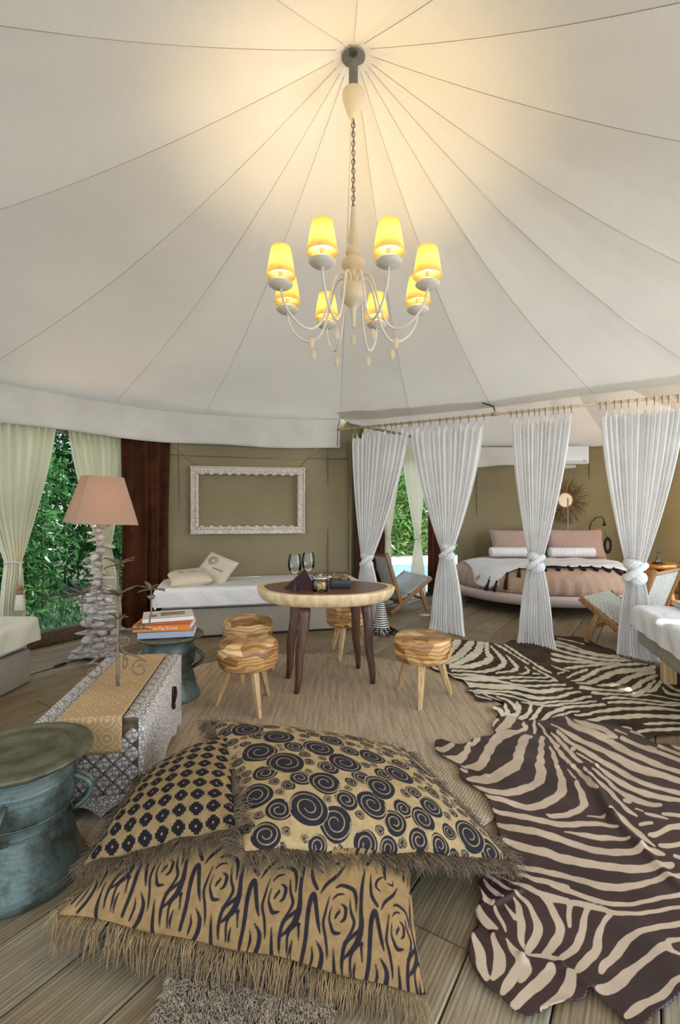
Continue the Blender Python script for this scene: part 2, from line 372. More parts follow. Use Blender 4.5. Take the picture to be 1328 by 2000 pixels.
def jute():
    m, nt, N, L, b = nmat('jute_weave'); v = coords(N, L, (1,1,1), (0,0,math.radians(32.7)))
    w = N.new('ShaderNodeTexWave'); w.bands_direction = 'X'; w.inputs['Scale'].default_value = 22; w.inputs['Distortion'].default_value = 1.2; w.inputs['Detail'].default_value = 3; w.inputs['Detail Scale'].default_value = 3; L.new(v, w.inputs['Vector'])
    w2 = N.new('ShaderNodeTexWave'); w2.bands_direction = 'Y'; w2.inputs['Scale'].default_value = 42; w2.inputs['Distortion'].default_value = 2; L.new(v, w2.inputs['Vector'])
    n = noise_n(N, L, v, 160, 3); n2 = noise_n(N, L, coords(N, L, (14,1,1), (0,0,math.radians(32.7))), 3.0, 3)
    col = ramp(N, L, n, [(.3, rgb(150,130,104)), (.52, rgb(204,184,156)), (.72, rgb(226,212,190))])
    col = mix(N, L, .5, col, ramp(N, L, w.outputs['Fac'], [(0, rgb(134,112,88)), (.5, rgb(248,244,238))]), 'MULTIPLY')
    col = mix(N, L, .45, col, ramp(N, L, n2, [(.35, rgb(170,144,112)), (.6, rgb(250,248,246))]), 'MULTIPLY')
    L.new(col, b.inputs['Base Color']); b.inputs['Roughness'].default_value = .95; b.inputs['Specular IOR Level'].default_value = .1
    bump(N, L, mix(N, L, .5, w.outputs['Color'], w2.outputs['Color']), b, .6, .004); return m
M['jute'] = jute()
def printed(name, dark, light_, attr='ink', e=.0012, rough=.9, weave=1, spec=.2, dark2=None, hide=False):
    m, nt, N, L, b = nmat(name)
    at = N.new('ShaderNodeAttribute'); at.attribute_name = attr
    mr = N.new('ShaderNodeMapRange'); mr.inputs[1].default_value = -e; mr.inputs[2].default_value = e; L.new(at.outputs['Fac'], mr.inputs[0])
    v = coords(N, L)
    nn = noise_n(N, L, v, 5 if hide else 40, 4)
    lc = ramp(N, L, nn, [(.3, tuple(x*.72 for x in light_[:3])+(1,)), (.7, light_)])
    dc = ramp(N, L, nn, [(.3, dark), (.7, dark2 or tuple(min(1, x*1.5) for x in dark[:3])+(1,))])
    col = mix(N, L, mr.outputs[0], dc, lc)
    fine = noise_n(N, L, coords(N, L, (1,1,1)), 420, 2)
    col = mix(N, L, .3, col, ramp(N, L, fine, [(.3, (.35,.35,.35,1)), (.65, (1,1,1,1))]), 'MULTIPLY')
    L.new(col, b.inputs['Base Color']); b.inputs['Roughness'].default_value = rough; b.inputs['Specular IOR Level'].default_value = spec
    if hide:
        bump(N, L, noise_n(N, L, v, 14, 4), b, .3, .006)
    else: bump(N, L, fine, b, .5, .002)
    return m
M['burlap_swirl'] = printed('burlap_swirl', rgb(34,32,38), rgb(186,158,112))
M['burlap_grain'] = printed('burlap_grain', rgb(36,30,34), rgb(164,130,84))
M['burlap_flower'] = printed('burlap_flower', rgb(24,20,24), rgb(158,130,88))
M['burlap_back'] = cloth('brown_backing', rgb(60,38,26))
M['fringe_tan'] = plain('fringe_tan', rgb(158,130,90), .9, .3, 20)
M['fringe_dark'] = plain('fringe_brown', rgb(112,94,72), .9, .45, 30)
M['zebra_dark'] = printed('zebra_hide_dark', rgb(40,22,20), rgb(204,178,150), e=.7, rough=.38, spec=.42, dark2=rgb(62,38,34), hide=True)
M['zebra_pale'] = printed('zebra_hide_pale', rgb(42,30,20), rgb(232,220,192), e=.6, rough=.65, spec=.15, dark2=rgb(84,66,46), hide=True)
# ------------------------------------------------------------ footprint
EAVE = [(0, (.0,6.02,2.46)), (-15, (-.9,5.92,2.46)), (-29, (-1.62,5.78,2.46)), (-40, (-2.2,5.55,2.46)), (-50, (-2.62,5.0,2.45)), (-62, (-3.06,4.35,2.44)),
        (-76, (-3.45,3.6,2.44)), (-90, (-3.6,2.75,2.44)), (-106, (-3.6,1.75,2.44)), (-124, (-3.2,.55,2.44)), (-150, (-1.9,-.75,2.44)), (-180, (.1,-1.1,2.44))]
EAVE_R = [(0, (.0,6.02,2.46)), (6, (.36,5.78,2.41)), (32, (1.62,4.98,2.385)), (45, (2.3,4.6,2.41)), (63, (3.1,4.12,2.42)), (82, (3.65,3.3,2.43)), (90, (3.75,2.75,2.44)), (106, (3.7,1.75,2.44)), (124, (3.3,.55,2.44)), (150, (2.1,-.75,2.44)), (180, (.1,-1.1,2.44))]
PEAK = Vector((.076, 2.75, 3.93))
def eave(th):
    T = EAVE if th < 0 else EAVE_R
    for (a0, p0), (a1, p1) in zip(T[:-1], T[1:]):
        if abs(a0) <= abs(th) <= abs(a1):
            t = (abs(th)-abs(a0))/(abs(a1)-abs(a0)); return Vector(p0).lerp(Vector(p1), t)
    return Vector(T[-1][1])
# floor outline (main tent + bedroom)
BED = [(.12,6.2), (1.45,7.85), (2.3,8.3), (4.7,8.3), (5.9,7.0), (5.9,4.4), (4.3,3.3), (3.75,2.75)]
OUT = [(-2.25,5.68)] + BED + [(3.7,1.75), (3.3,.55), (2.1,-.75), (.1,-1.1), (-1.9,-.75), (-3.2,.55), (-3.6,1.75), (-3.65,3.0), (-3.1,4.3)]
UD = Vector((math.sin(math.radians(32.7)), math.cos(math.radians(32.7)))); VD = Vector((UD.y, -UD.x))
fl = MB(); fl.prism([(x, y) for x, y in OUT], -.12, -.03)
floor = fl.build('floor', M['subfloor']); tag(floor, kind='structure')
k0 = -.4545; pw = .239
for k in range(-34, 26):
    va = k0+k*pw; vb = va+pw; vm = (va+vb)/2
    xs = []
    for i in range(len(OUT)):
        p = Vector(OUT[i]); q = Vector(OUT[(i+1) % len(OUT)])
        a_, b_ = p.dot(VD)-vm, q.dot(VD)-vm
        if a_*b_ < 0:
            t = a_/(a_-b_); xs.append((p.lerp(q, t)).dot(UD))
    if len(xs) < 2: continue
    lo, hi = min(xs), max(xs); rn = random.Random(k*13+5)
    u = lo
    while u < hi-.02:
        L = rn.uniform(2.4, 4.2); e = min(u+L, hi)
        if hi-e < .5: e = hi
        g = .0022; b = MB(); Lh = (e-u)/2-g; wh = pw/2-g; z = rn.uniform(-.0015, 0)
        tl = rn.uniform(-.0012, .0012)
        vs = [(-Lh,-wh,-.028), (Lh,-wh,-.028), (Lh,wh,-.028), (-Lh,wh,-.028), (-Lh,-wh,-.004+z), (Lh,-wh,-.004+z), (Lh,wh,-.004+z), (-Lh,wh,-.004+z),
              (-Lh+.002,-wh+.004,z-tl), (Lh-.002,-wh+.004,z-tl), (Lh-.002,wh-.004,z+tl), (-Lh+.002,wh-.004,z+tl)]
        fs = [(0,3,2,1), (0,1,5,4), (1,2,6,5), (2,3,7,6), (3,0,4,7), (4,5,9,8), (5,6,10,9), (6,7,11,10), (7,4,8,11), (8,9,10,11)]
        b.add(vs, fs, 0, False); o = b.build('plank', M['plank'], floor)
        cx = UD*((u+e)/2)+VD*vm; o.location = (cx.x, cx.y, 0); o.rotation_euler = (0, 0, math.atan2(UD.y, UD.x))
        u = e
gd = MB()
NG = 60
vs = []; fs = []
for i in range(NG+1):
    for j in range(NG+1):
        x = -30+60*i/NG; y = -14+54*j/NG
        vs.append((x, y, -.16+.05*noise.noise(Vector((x*.6, y*.6, 0)))))
for i in range(NG):
    for j in range(NG): fs.append((i*(NG+1)+j, (i+1)*(NG+1)+j, (i+1)*(NG+1)+j+1, i*(NG+1)+j+1))
gd.add(vs, fs); tag(gd.build('ground', M['soil']), kind='structure')
# ------------------------------------------------------------ roof
ceil = tag(empty('ceiling', PEAK), kind='structure')
SEAMS = [-180, -150, -125, -93, -66, -46, -29, 0, 15, 31, 47, 64, 82, 105, 130, 152, 180]
def roof_pt(th, t, bulge):
    E = eave(th); p = PEAK.lerp(E, t)
    p.z -= .30*math.sin(PI*t)*(1-.35*t) * (.75) + bulge
    return p
for a0, a1 in zip(SEAMS[:-1], SEAMS[1:]):
    nu, nv = 14, 26; V = np.zeros((nu+1, nv+1, 3)); w = (a1-a0)
    for i in range(nu+1):
        f = i/nu
        for j in range(nv+1):
            t = .010+(1-.010)*(j/nv)**1.1
            bl = -.0014*w*math.sin(PI*f)*math.sin(PI*min(1, t))**.8
            if t > .94: bl *= 1
            p = roof_pt(a0+w*f, t, bl)
            # fine pulling creases near the seams
            p.z += .004*noise.noise(Vector((a0+f*w*.4, t*5, 0)))
            V[i, j] = Vector(p)-PEAK
    o = build_grid('roof_panel', V, M['canvas_roof'], ceil)
    mb = MB()
    pts = [roof_pt(a0, .03+.97*j/30, 0.001)-PEAK for j in range(31)]
    mb.tube(pts, .0014, 5); mb.build('roof_seam', M['seam'], ceil)
# eave piping/rope
mb = MB(); pts = [roof_pt(th, 1, .0)-PEAK for th in range(-120, 112, 3)]
mb.tube(pts, .006, 6); mb.build('eave_rope', M['rope'], ceil)
# ------------------------------------------------------------ walls
def wall_sheet(name, pts, z0, z1, mat, parent=None, amp=.012, seams=(), kind='structure', thick=.006, per=.25):
    P0 = [Vector((p[0], p[1])) for p in pts]; L = [0]
    for a_, b_ in zip(P0[:-1], P0[1:]): L.append(L[-1]+(b_-a_).length)
    n = max(8, int(L[-1]/.08)); nv = 20; V = np.zeros((n+1, nv+1, 3))
    for i in range(n+1):
        s = L[-1]*i/n
        for k in range(len(L)-1):
            if L[k] <= s <= L[k+1]+1e-9:
                d = (P0[k+1]-P0[k]); p = P0[k]+d*((s-L[k])/(L[k+1]-L[k])); nr = Vector((-d.y, d.x)).normalized(); break
        for j in range(nv+1):
            z = z0+(z1-z0)*j/nv
            a_ = amp*noise.noise(Vector((s/per*.35, z*1.1, len(name))))*2
            V[i, j] = (p.x+nr.x*a_, p.y+nr.y*a_, z)
    o = build_grid(name, V, mat, parent); solid(o, thick, 0)
    if kind: tag(o, kind=kind)
    for s in seams:
        for k in range(len(L)-1):
            if L[k] <= s <= L[k+1]:
                d = (P0[k+1]-P0[k]).normalized(); p = P0[k]+d*(s-L[k])
                mb = MB(); mb.tube([(p.x, p.y-.012, z0+(z1-z0)*q/8) for q in range(9)], .006, 5); mb.build('seam', M['olive_seam'], o)
    return o
wb = wall_sheet('wall_back', [(-2.25,5.66), (.12,6.2)], 0, 2.46, M['olive'], amp=.02, seams=(.35, 2.15))
mb = MB(); mb.tube([(-2.2,5.655,1.98), (-1.0,5.93,1.96), (.1,6.18,1.98)], .005, 5); mb.build('seam', M['olive_seam'], wb)
mb = MB(); mb.tube([(-1.98,5.69,2.1), (-1.72,5.75,1.86)], .004, 5); mb.build('seam', M['olive_seam'], wb)
mb = MB(); mb.tube([(-.28,6.08,2.1), (-.5,6.03,1.86)], .004, 5); mb.build('seam', M['olive_seam'], wb)
wall_sheet('wall_bedroom', [(2.0,8.2), (2.5,8.32), (4.7,8.32), (5.9,7.0), (5.9,4.6)], 0, 2.44, M['olive'], amp=.03, seams=(.35, 1.3, 2.3, 3.2))
wall_sheet('wall_bedroom_left', [(.12,6.2), (.5,6.66)], 0, 2.44, M['olive'])
wall_sheet('wall_left', [(-3.66,3.0), (-3.6,1.9)], 0, 2.44, M['olive'])
# valances
def valance(name, pts, z0, z1, amp=.015, sag=.02):
    P0 = [Vector((p[0], p[1])) for p in pts]; L = [0]
    for a_, b_ in zip(P0[:-1], P0[1:]): L.append(L[-1]+(b_-a_).length)
    n = int(L[-1]/.06); nv = 10; V = np.zeros((n+1, nv+1, 3))
    for i in range(n+1):
        s = L[-1]*i/n
        for k in range(len(L)-1):
            if L[k] <= s <= L[k+1]+1e-9:
                d = (P0[k+1]-P0[k]); p = P0[k]+d*((s-L[k])/(L[k+1]-L[k])); nr = Vector((d.y, -d.x)).normalized(); break
        for j in range(nv+1):
            f = j/nv; z = z1+(z0-z1)*f
            a_ = amp*(noise.noise(Vector((s*2.2, f*1.2, 3)))*1.2+.4*noise.noise(Vector((s*7, f*2, 8))))*(.3+f)
            V[i, j] = (p.x+nr.x*a_, p.y+nr.y*a_, z-sag*f*math.sin(s*1.9)**2)
    o = build_grid(name, V, M['canvas_white']); solid(o, .004, 0); tag(o, kind='structure'); return o
valance('trim_1', [(-3.46,3.2), (-3.26,3.8), (-2.95,4.33), (-2.53,4.90), (-2.27,5.17), (-2.02,5.42), (-1.6,5.66), (-.9,5.87), (0,6.0)], 2.10, 2.45, .02)
valance('trim_2', [(.3,6.3), (1.5,7.72), (2.3,8.16), (4.0,8.2)], 2.09, 2.40, .03, .06)
# bedroom roof
br = tag(empty('ceiling_bedroom', (2.9,6.6,3.6)), kind='structure')
BR = [(-.05,5.84,2.50), (1.65,4.86,2.47), (3.2,3.95,2.50), (4.8,3.6,2.44), (5.95,4.8,2.42), (5.95,7.05,2.42), (4.75,8.36,2.42), (3.6,8.36,2.42), (2.3,8.34,2.42), (1.4,7.9,2.42), (.1,6.25,2.44), (-.05,5.84,2.50)]
for p0, p1 in zip(BR[:-1], BR[1:]):
    V = np.zeros((9, 15, 3)); pk = Vector((2.9,6.6,3.6))
    for i in range(9):
        for j in range(15):
            t = .02+.98*j/14; q = pk.lerp(Vector(p0).lerp(Vector(p1), i/8), t)-pk
            q.z -= .22*math.sin(PI*t)*(.6+.4*math.sin(PI*i/8)); V[i, j] = q
    build_grid('roof_panel', V, M['canvas_roof'], br)
# window framing, threshold boards
wl = tag(empty('window_1', (-2.8,4.6,0)), kind='structure')
def wbeam(a_, b_, w, h, mat, nm, par, off):
    mb = MB(); beam(mb, Vector(a_)-off, Vector(b_)-off, w, h); return mb.build(nm, mat, par)
off = Vector((-2.8,4.6,0))
LW = [Vector((-3.66,3.1,0)), Vector((-3.12,4.3,0)), Vector((-2.3,5.62,0))]
for a_, b_ in zip(LW[:-1], LW[1:]):
    wbeam(a_+Vector((0,0,.075)), b_+Vector((0,0,.075)), .10, .15, M['dark_board'], 'threshold', wl, off)
    wbeam(a_+Vector((0,0,2.16)), b_+Vector((0,0,2.16)), .05, .16, M['grey_metal'], 'header', wl, off)
for p in LW: mb = MB(); mb.box((p.x-off.x, p.y-off.y, 1.2), (.05, .05, 2.4), bev=.005); mb.build('post', M['grey_metal'], wl)
w2 = tag(empty('window_2', (1.0,7.3,0)), kind='structure'); off = Vector((1.0,7.3,0))
wbeam((.5,6.66,2.3), (2.0,8.2,2.3), .05, .3, M['olive'], 'header', w2, off)
wbeam((.5,6.66,.02), (2.0,8.2,.02), .08, .05, M['dark_board'], 'threshold', w2, off)
# ------------------------------------------------------------ draped cloth
def drape(name, A, B, ztop, Gx, zg, wg, D, zb, wb, mat, parent=None, folds=12, amp=.035, rings=0, seed=0, zig=0.0, scallop=.02, nrm=None, tie=True, nu=150, nv=70, pool=0):
    """A,B: top ends (xy); Gx: gather centre (xy); D: bottom centre (xy)"""
    A = Vector(A); B = Vector(B); Gc = Vector(Gx); Dc = Vector(D); d = (B-A); w0 = d.length; d.normalize()
    n_ = Vector((d.y, -d.x)) if nrm is None else Vector(nrm)
    rn = random.Random(seed); ph = [rn.uniform(0, 6.28) for _ in range(6)]
    V = np.zeros((nu+1, nv+1, 3)); T0 = (A+B)/2
    for i in range(nu+1):
        u = i/nu
        warp = u + .012*math.sin(2*PI*u*3+ph[0]) + .008*math.sin(2*PI*u*7+ph[1])
        fold = math.sin(2*PI*folds*warp+ph[2]) + .35*math.sin(2*PI*folds*1.9*warp+ph[3])
        for j in range(nv+1):
            f = j/nv; z = ztop+(zb-ztop)*f
            if z >= zg:
                t = (ztop-z)/(ztop-zg); e = t**1.5 if True else t
                c = T0.lerp(Gc, t**1.25); w = w0*(1-e)+wg*e
                a_ = amp*(1-.45*t)*(1 if t > .04 else .6)
            else:
                t = (zg-z)/(zg-zb); e = math.sin(PI/2*t)**.85
                c = Gc.lerp(Dc, t); w = wg+(wb-wg)*e
                a_ = amp*(.55+.3*t)
            x = (u-.5)*w
            p = c + d*x + n_*(fold*a_)
            # round the bunch at the gather
            rb = math.cos((u-.5)*PI)*wg*.35*math.exp(-((z-zg)/.25)**2)
            p = p + n_*rb*(1 if i % 2 else 1)
            zz = z
            if pool and z < zb+.16:
                q_ = (zb+.16-z)/.16; zz = max(.010+.008*abs(math.sin(i*.35+seed)), z-.0*q_) if q_ < 1 else .012
                p = p + n_*(q_**2*pool*(.55+.45*math.sin(u*5+seed))) + d*(q_**2*pool*.5*(u-.2))
            if j == 0 or f < .12: zz = z - scallop*abs(math.sin(PI*max(1, rings-1)*u))*(1-f/.12)
            V[i, j] = (p.x, p.y, zz)
    o = build_grid(name, V, mat, parent)
    return o
RA = Vector((0,5.83)); RDIR = Vector((.865,-.502)).normalized()
def rail_at(px):
    k = (px-664)/F_PX; s = k*5.83/(RDIR.x-k*RDIR.y); return RA+RDIR*s
RZ = 2.295; RN = Vector((-RDIR.y*-1, 0))
RN = Vector((-.502,-.865))
rail = thing('curtain_rail', 'long pale wooden curtain pole along the bedroom opening under the tent roof', 'curtain rail', (RA.x, RA.y, RZ))
mb = MB(); e0 = RDIR*-.03; e1 = RDIR*4.0
mb.tube([(e0.x, e0.y, 0), ((RDIR*2).x, (RDIR*2).y, .0), (e1.x, e1.y, 0)], .013, 10); mb.build('pole', M['pole_wood'], rail)
for px in (967,):
    p = rail_at(px)-RA; mb = MB(); mb.tube([(p.x, p.y, .10), (p.x, p.y, -.015)], .009, 6); mb.tube([(p.x-.03, p.y+.018, 0), (p.x+.03, p.y-.018, 0)], .02, 8); mb.build('bracket', M['pole_wood'], rail)
    mb = MB(); mb.tube([(p.x, p.y, .02), (p.x-.02, p.y, .08), (p.x-.12, p.y+.03, .12)], .006, 6); mb.build('tie_strap', M['dark_iron'], rail)
p = RA-RA; mb = MB(); mb.tube([(.0,.0,.12), (-.03,0,.0), (-.03,0,-.12), (-.035,.0,-.2)], .004, 5); mb.build('cord', M['dark_iron'], rail)
def knot(parent, c, r, seed=0):
    mb = MB(); d3 = Vector((RDIR.x, RDIR.y, 0)); n3 = Vector((RN.x, RN.y, 0)).normalized(); z3 = Vector((0,0,1))
    def lobe(o, rx, rz, tilt, k, tw, ph):
        vs = []; fs = []; n, m = 64, 26
        ax = (z3*math.cos(tilt)+d3*math.sin(tilt)).normalized(); sd = (d3*math.cos(tilt)-z3*math.sin(tilt)).normalized()
        for j in range(m+1):
            t = -PI/2+PI*j/m
            for i in range(n):
                a_ = 2*PI*i/n; rr = 1+.10*abs(math.sin(k*(a_)/2+tw*t+ph))-.05
                vs.append(c+o+(sd*math.cos(a_)*rx+n3*math.sin(a_)*rx*.8)*abs(math.cos(t))**.75*rr+ax*math.sin(t)*rz)
        for j in range(m):
            for i in range(n): fs.append((j*n+i, j*n+(i+1)%n, (j+1)*n+(i+1)%n, (j+1)*n+i))
        mb.add(vs, fs)
    lobe(z3*.052*r/.1-d3*.006, r*.72, r*.50, .35, 14, 2.2, seed)
    lobe(-z3*.050*r/.1+d3*.022, r*.62, r*.50, -.45, 12, -2.4, seed+1)
    pts = [c+d3*(math.cos(2*PI*i/36)*r*.62)+n3*(math.sin(2*PI*i/36)*r*.56)+z3*(math.cos(2*PI*i/36)*r*.52) for i in range(36)]
    mb.tube(pts, [r*.26*(1+.12*math.sin(i*1.9)) for i in range(36)], 14, closed=True)
    return mb.build('knot', M['sheer'], parent)
def sheer(tl, tr, kx, ky, bl, brr, by, label, seed, kr=.105, folds=13, wg=.12, rings=11, lean=0):
    A = rail_at(tl); B = rail_at(tr); Gk = rail_at(kx); zk = CH-(ky-1000)/F_PX*Gk.y
    D = rail_at((bl+brr)/2); wbm = (rail_at(brr)-rail_at(bl)).length
    t = thing('sheer_curtain', label, 'curtain', (Gk.x, Gk.y, 0), 0, 'knotted white curtains on the wooden rail')
    o3 = Vector((Gk.x, Gk.y, 0)); o2 = Gk
    Dn = D - o2 + RN*lean
    drape('curtain_panel', A-o2, B-o2, RZ-.055, (0,0), zk, wg, Dn, .012, wbm, M['sheer'], t, folds, .028, rings, seed, scallop=.075, nrm=RN, nu=190, nv=96, pool=.10)
    knot(t, Vector((0,0,zk)), kr, seed)
    rn = random.Random(seed)
    for i in range(rings):
        q = A.lerp(B, (i+rn.uniform(-.2,.2)*(0 < i < rings-1))/(rings-1))-o2
        mb = MB(); pts = []
        for k in range(14):
            a_ = 2*PI*k/14; pts.append(Vector((q.x, q.y, RZ-.006))+Vector((RN.x, RN.y, 0))*math.cos(a_)*.021+Vector((0,0,1))*math.sin(a_)*.021)
        mb.tube(pts, .0035, 5, closed=True)
        mb.tube([(q.x, q.y, RZ-.025), (q.x, q.y, RZ-.06)], .003, 4)
        mb.build('ring', M['raywood'], t)
    return t
sheer(688, 798, 716, 1095, 697, 745, 1215, 'leftmost knotted sheer white curtain, hanging beside the olive wall behind the table', 1, .10)
sheer(803, 945, 873, 1078, 842, 905, 1230, 'second knotted sheer white curtain from the left, between the woven chair and the round bed', 2, .10)
sheer(998, 1116, 1046, 1098, 1012, 1080, 1250, 'third knotted sheer white curtain, hanging in front of the round bed', 3, .105)
sheer(1172, 1340, 1240, 1117, 1205, 1278, 1290, 'rightmost knotted sheer white curtain, beside the grey daybed with the wooden leg', 4, .12, folds=15, rings=12)
# left window curtains
def tieback(t, loc, r, d2, tassel=False):
    mb = MB(); pts = [Vector((loc[0], loc[1], loc[2]))+Vector((d2[0], d2[1], 0))*math.cos(2*PI*k/20)*r+Vector((-d2[1], d2[0], 0))*math.sin(2*PI*k/20)*r*.8+Vector((0,0,.01*math.sin(4*PI*k/20))) for k in range(20)]
    mb.tube(pts, .008, 6, closed=True); t = mb.build('tieback', M['rope'], t)
    if tassel:
        n = Vector((-d2[1], d2[0], 0)); n = n if n.y < 0 else -n
        p = Vector(loc)+n*(r+.015)
        mb = MB(); mb.tube([p, p+Vector((0,0,-.2))], .004, 5); mb.tube([p+Vector((.01,0,0)), p+Vector((.01,0,-.2))], .004, 5); mb.build('cord', M['rope'], t)
        ts = MB(); ts.lathe([(.012,-.20), (.03,-.215), (.032,-.25), (.022,-.27), (.03,-.285), (.02,-.29)], 12, p); ts.build('tassel_head', M['raywood'], t)
        ts = MB(); ts.lathe([(.028,-.288), (.036,-.36), (.042,-.42), (.04,-.425)], 14, p, wob=lambda a_, z: 1+.08*math.sin(9*a_)); ts.build('tassel_skirt', M['rope'], t)
def lw(px, off=0.085):       # point on left window line (set in by off) for a pixel column
    k = (px-664)/F_PX; best = None
    for a_, b_ in zip(LW[:-1], LW[1:]):
        d = (b_-a_); n = Vector((d.y, -d.x, 0)).normalized(); n = n if n.x > 0 else -n
        a1 = a_+n*off
        den = d.x-k*d.y
        if abs(den) < 1e-6: continue
        t = (k*a1.y-a1.x)/den
        if -.15 <= t <= 1.15: best = (a1+d*t, d.normalized(), n); 
        if 0 <= t <= 1: break
    return best
def left_curtain(tl, tr, gx, gy, bl, brr, label, seed, tassel, zb=.02, mat='cream_drape', folds=9):
    A, d, n = lw(tl); B = lw(tr)[0]; Gk = lw(gx)[0]; D = (lw(bl)[0]+lw(brr)[0])/2; wbm = (lw(brr)[0]-lw(bl)[0]).length
    zk = CH-(gy-1000)/F_PX*Gk.y
    t = thing('window_curtain', label, 'curtain', (Gk.x, Gk.y, 0)); o2 = Vector((Gk.x, Gk.y))
    drape('curtain_panel', A.to_2d()-o2, B.to_2d()-o2, 2.26, (0,0), zk, .13, D.to_2d()-o2, zb, wbm, M[mat], t, folds, .03, 0, seed, scallop=0, nrm=(n.x, n.y), nu=130, nv=60)
    tieback(t, (0,0,zk), .075, (d.x, d.y), tassel); return t
left_curtain(-60, 116, 26, 1098, -2, 52, 'cream curtain tied with a tasselled cord at the far left window', 5, True)
left_curtain(130, 247, 204, 1068, 188, 238, 'cream window curtain tied back behind the driftwood lamp', 6, False)
# velvet drapes
def flat_drape(name, label, A, B, z0, z1, mat, folds, amp, seed, grp=None, taper=0):
    A = Vector(A); B = Vector(B); d = B-A; n = Vector((d.y, -d.x)).normalized(); rn = random.Random(seed); p1, p2 = rn.uniform(0,6), rn.uniform(0,6)
    nu, nv = 110, 36; V = np.zeros((nu+1, nv+1, 3)); ctr = (A+B)/2
    for i in range(nu+1):
        u = i/nu
        for j in range(nv+1):
            f = j/nv; z = z1+(z0-z1)*f
            uu = u+.02*math.sin(u*9+p1)+.01*math.sin(f*3+u*5)
            x = (u-.5)*(1-taper*math.sin(PI*f*.8))+.5
            a_ = amp*(.6+.5*f)*(math.sin(2*PI*folds*uu+p2)*(.6+.8*abs(noise.noise(Vector((u*4, f*.7, seed)))))+.30*math.sin(2*PI*folds*1.7*uu+p1)+.5*noise.noise(Vector((u*9, f*1.2, seed+2))))
            p = A+d*x+n*a_-ctr; V[i, j] = (p.x, p.y, z)
    o = build_grid(name, V, M[mat]); o.location = (ctr.x, ctr.y, 0); tag(o, label, 'curtain', grp); return o
flat_drape('velvet_drape', 'dark brown velvet drape hanging between the left window and the olive wall', (-2.36,5.20), (-1.97,5.62), .02, 2.2, 'velvet', 4, .040, 3, taper=.08)
flat_drape('velvet_drape', 'dark brown velvet drape behind the leftmost knotted curtain', (.20,6.15), (.62,6.62), .02, 2.2, 'velvet', 5, .03, 4)
flat_drape('velvet_drape', 'dark brown velvet drape just left of the second knotted curtain, by the garden door', (1.38,7.50), (1.85,7.95), .02, 2.2, 'velvet', 5, .03, 5)
# garden-door curtains of the bedroom
def door_curtain(tl, tr, gx, gy, bl, brr, label, seed):
    def dp(px, off=.12):
        a_ = Vector((.5,6.66)); b_ = Vector((2.0,8.2)); d = b_-a_; n = Vector((d.y, -d.x)).normalized(); a1 = a_+n*off; k = (px-664)/F_PX
        t = (k*a1.y-a1.x)/(d.x-k*d.y); return a1+d*t, d.normalized(), n
    A, d, n = dp(tl); B = dp(tr)[0]; Gk = dp(gx)[0]; D = (dp(bl)[0]+dp(brr)[0])/2; wbm = (dp(brr)[0]-dp(bl)[0]).length
    zk = CH-(gy-1000)/F_PX*Gk.y
    t = thing('door_curtain', label, 'curtain', (Gk.x, Gk.y, 0))
    drape('curtain_panel', A-Gk, B-Gk, 2.25, (0,0), zk, .09, D-Gk, .03, wbm, M['cream_drape'], t, 7, .02, 0, seed, scallop=0, nrm=(n.x, n.y), nu=90, nv=40)
    tieback(t, (0,0,zk), .05, (d.x, d.y)); return t
door_curtain(738, 786, 757, 1050, 752, 768, 'narrow cream curtain on the left side of the bright garden door', 11)
door_curtain(786, 832, 816, 1052, 800, 832, 'cream curtain gathered in the middle of the bright garden door', 12)
# ------------------------------------------------------------ chandelier
CX, CY = .076, 2.75
ch = thing('chandelier', 'cream turned-wood chandelier with eight lit yellow shades hanging from the tent peak', 'chandelier', (CX, CY, 2.35))
zc = lambda y: CH+(1000-y)*CY/F_PX-2.35
pm = CY/F_PX
mb = MB(); mb.lathe([(.074, zc(100)), (.074, zc(108)), (.066, zc(113))][::-1], 28, (0,0,0)); mb.build('ceiling_plate', M['steel'], ch)
mb = MB(); mb.lathe([(.026, zc(122)), (.026, zc(182))], 20); mb.build('stem', M['grey_metal'], ch)
mb = MB(); mb.lathe([(.048, zc(177)), (.062, zc(181)), (.063, zc(190)), (.054, zc(203)), (.043, zc(215)), (.032, zc(226)), (.014, zc(233))], 28); mb.build('ceiling_cup', M['ceramic'], ch)
mb = MB(); z = zc(231); k = 0
while z > zc(405):
    pts = [Vector((math.cos(2*PI*q/12)*.010*(1 if k % 2 else 0), math.cos(2*PI*q/12)*.010*(0 if k % 2 else 1), z-.014+math.sin(2*PI*q/12)*.017)) for q in range(12)]
    mb.tube(pts, .0025, 5, closed=True); z -= .026; k += 1
mb.tube([(.004*math.sin(q*1.3), .004*math.cos(q*1.7), zc(231)+(zc(405)-zc(231))*q/24) for q in range(25)], .0028, 5)
mb.build('chain', M['antique'], ch)
prof = [(405,4),(415,5),(440,6.5),(455,9),(465,10.5),(473,10),(479,7.5),(482,8),(486,14),(491,15.5),(497,14),(500,9),(503,14),(509,21),(516,23),(523,21),(529,13),(532,9),(538,10),(544,10.5),(550,9.5),(554,12),(557,22),(563,25),(575,25.5),(585,23),(594,15),(600,8),(608,5.5),(630,4),(640,3)]
mb = MB(); mb.lathe([(r*pm, zc(y)) for y, r in prof][::-1], 28); mb.build('column', M['ceramic'], ch)
RR = .425
drop_mb = lambda b, p, s=1: b.ball((p[0], p[1], p[2]-.035*s), (.014*s, .004, .028*s), 10, 8)
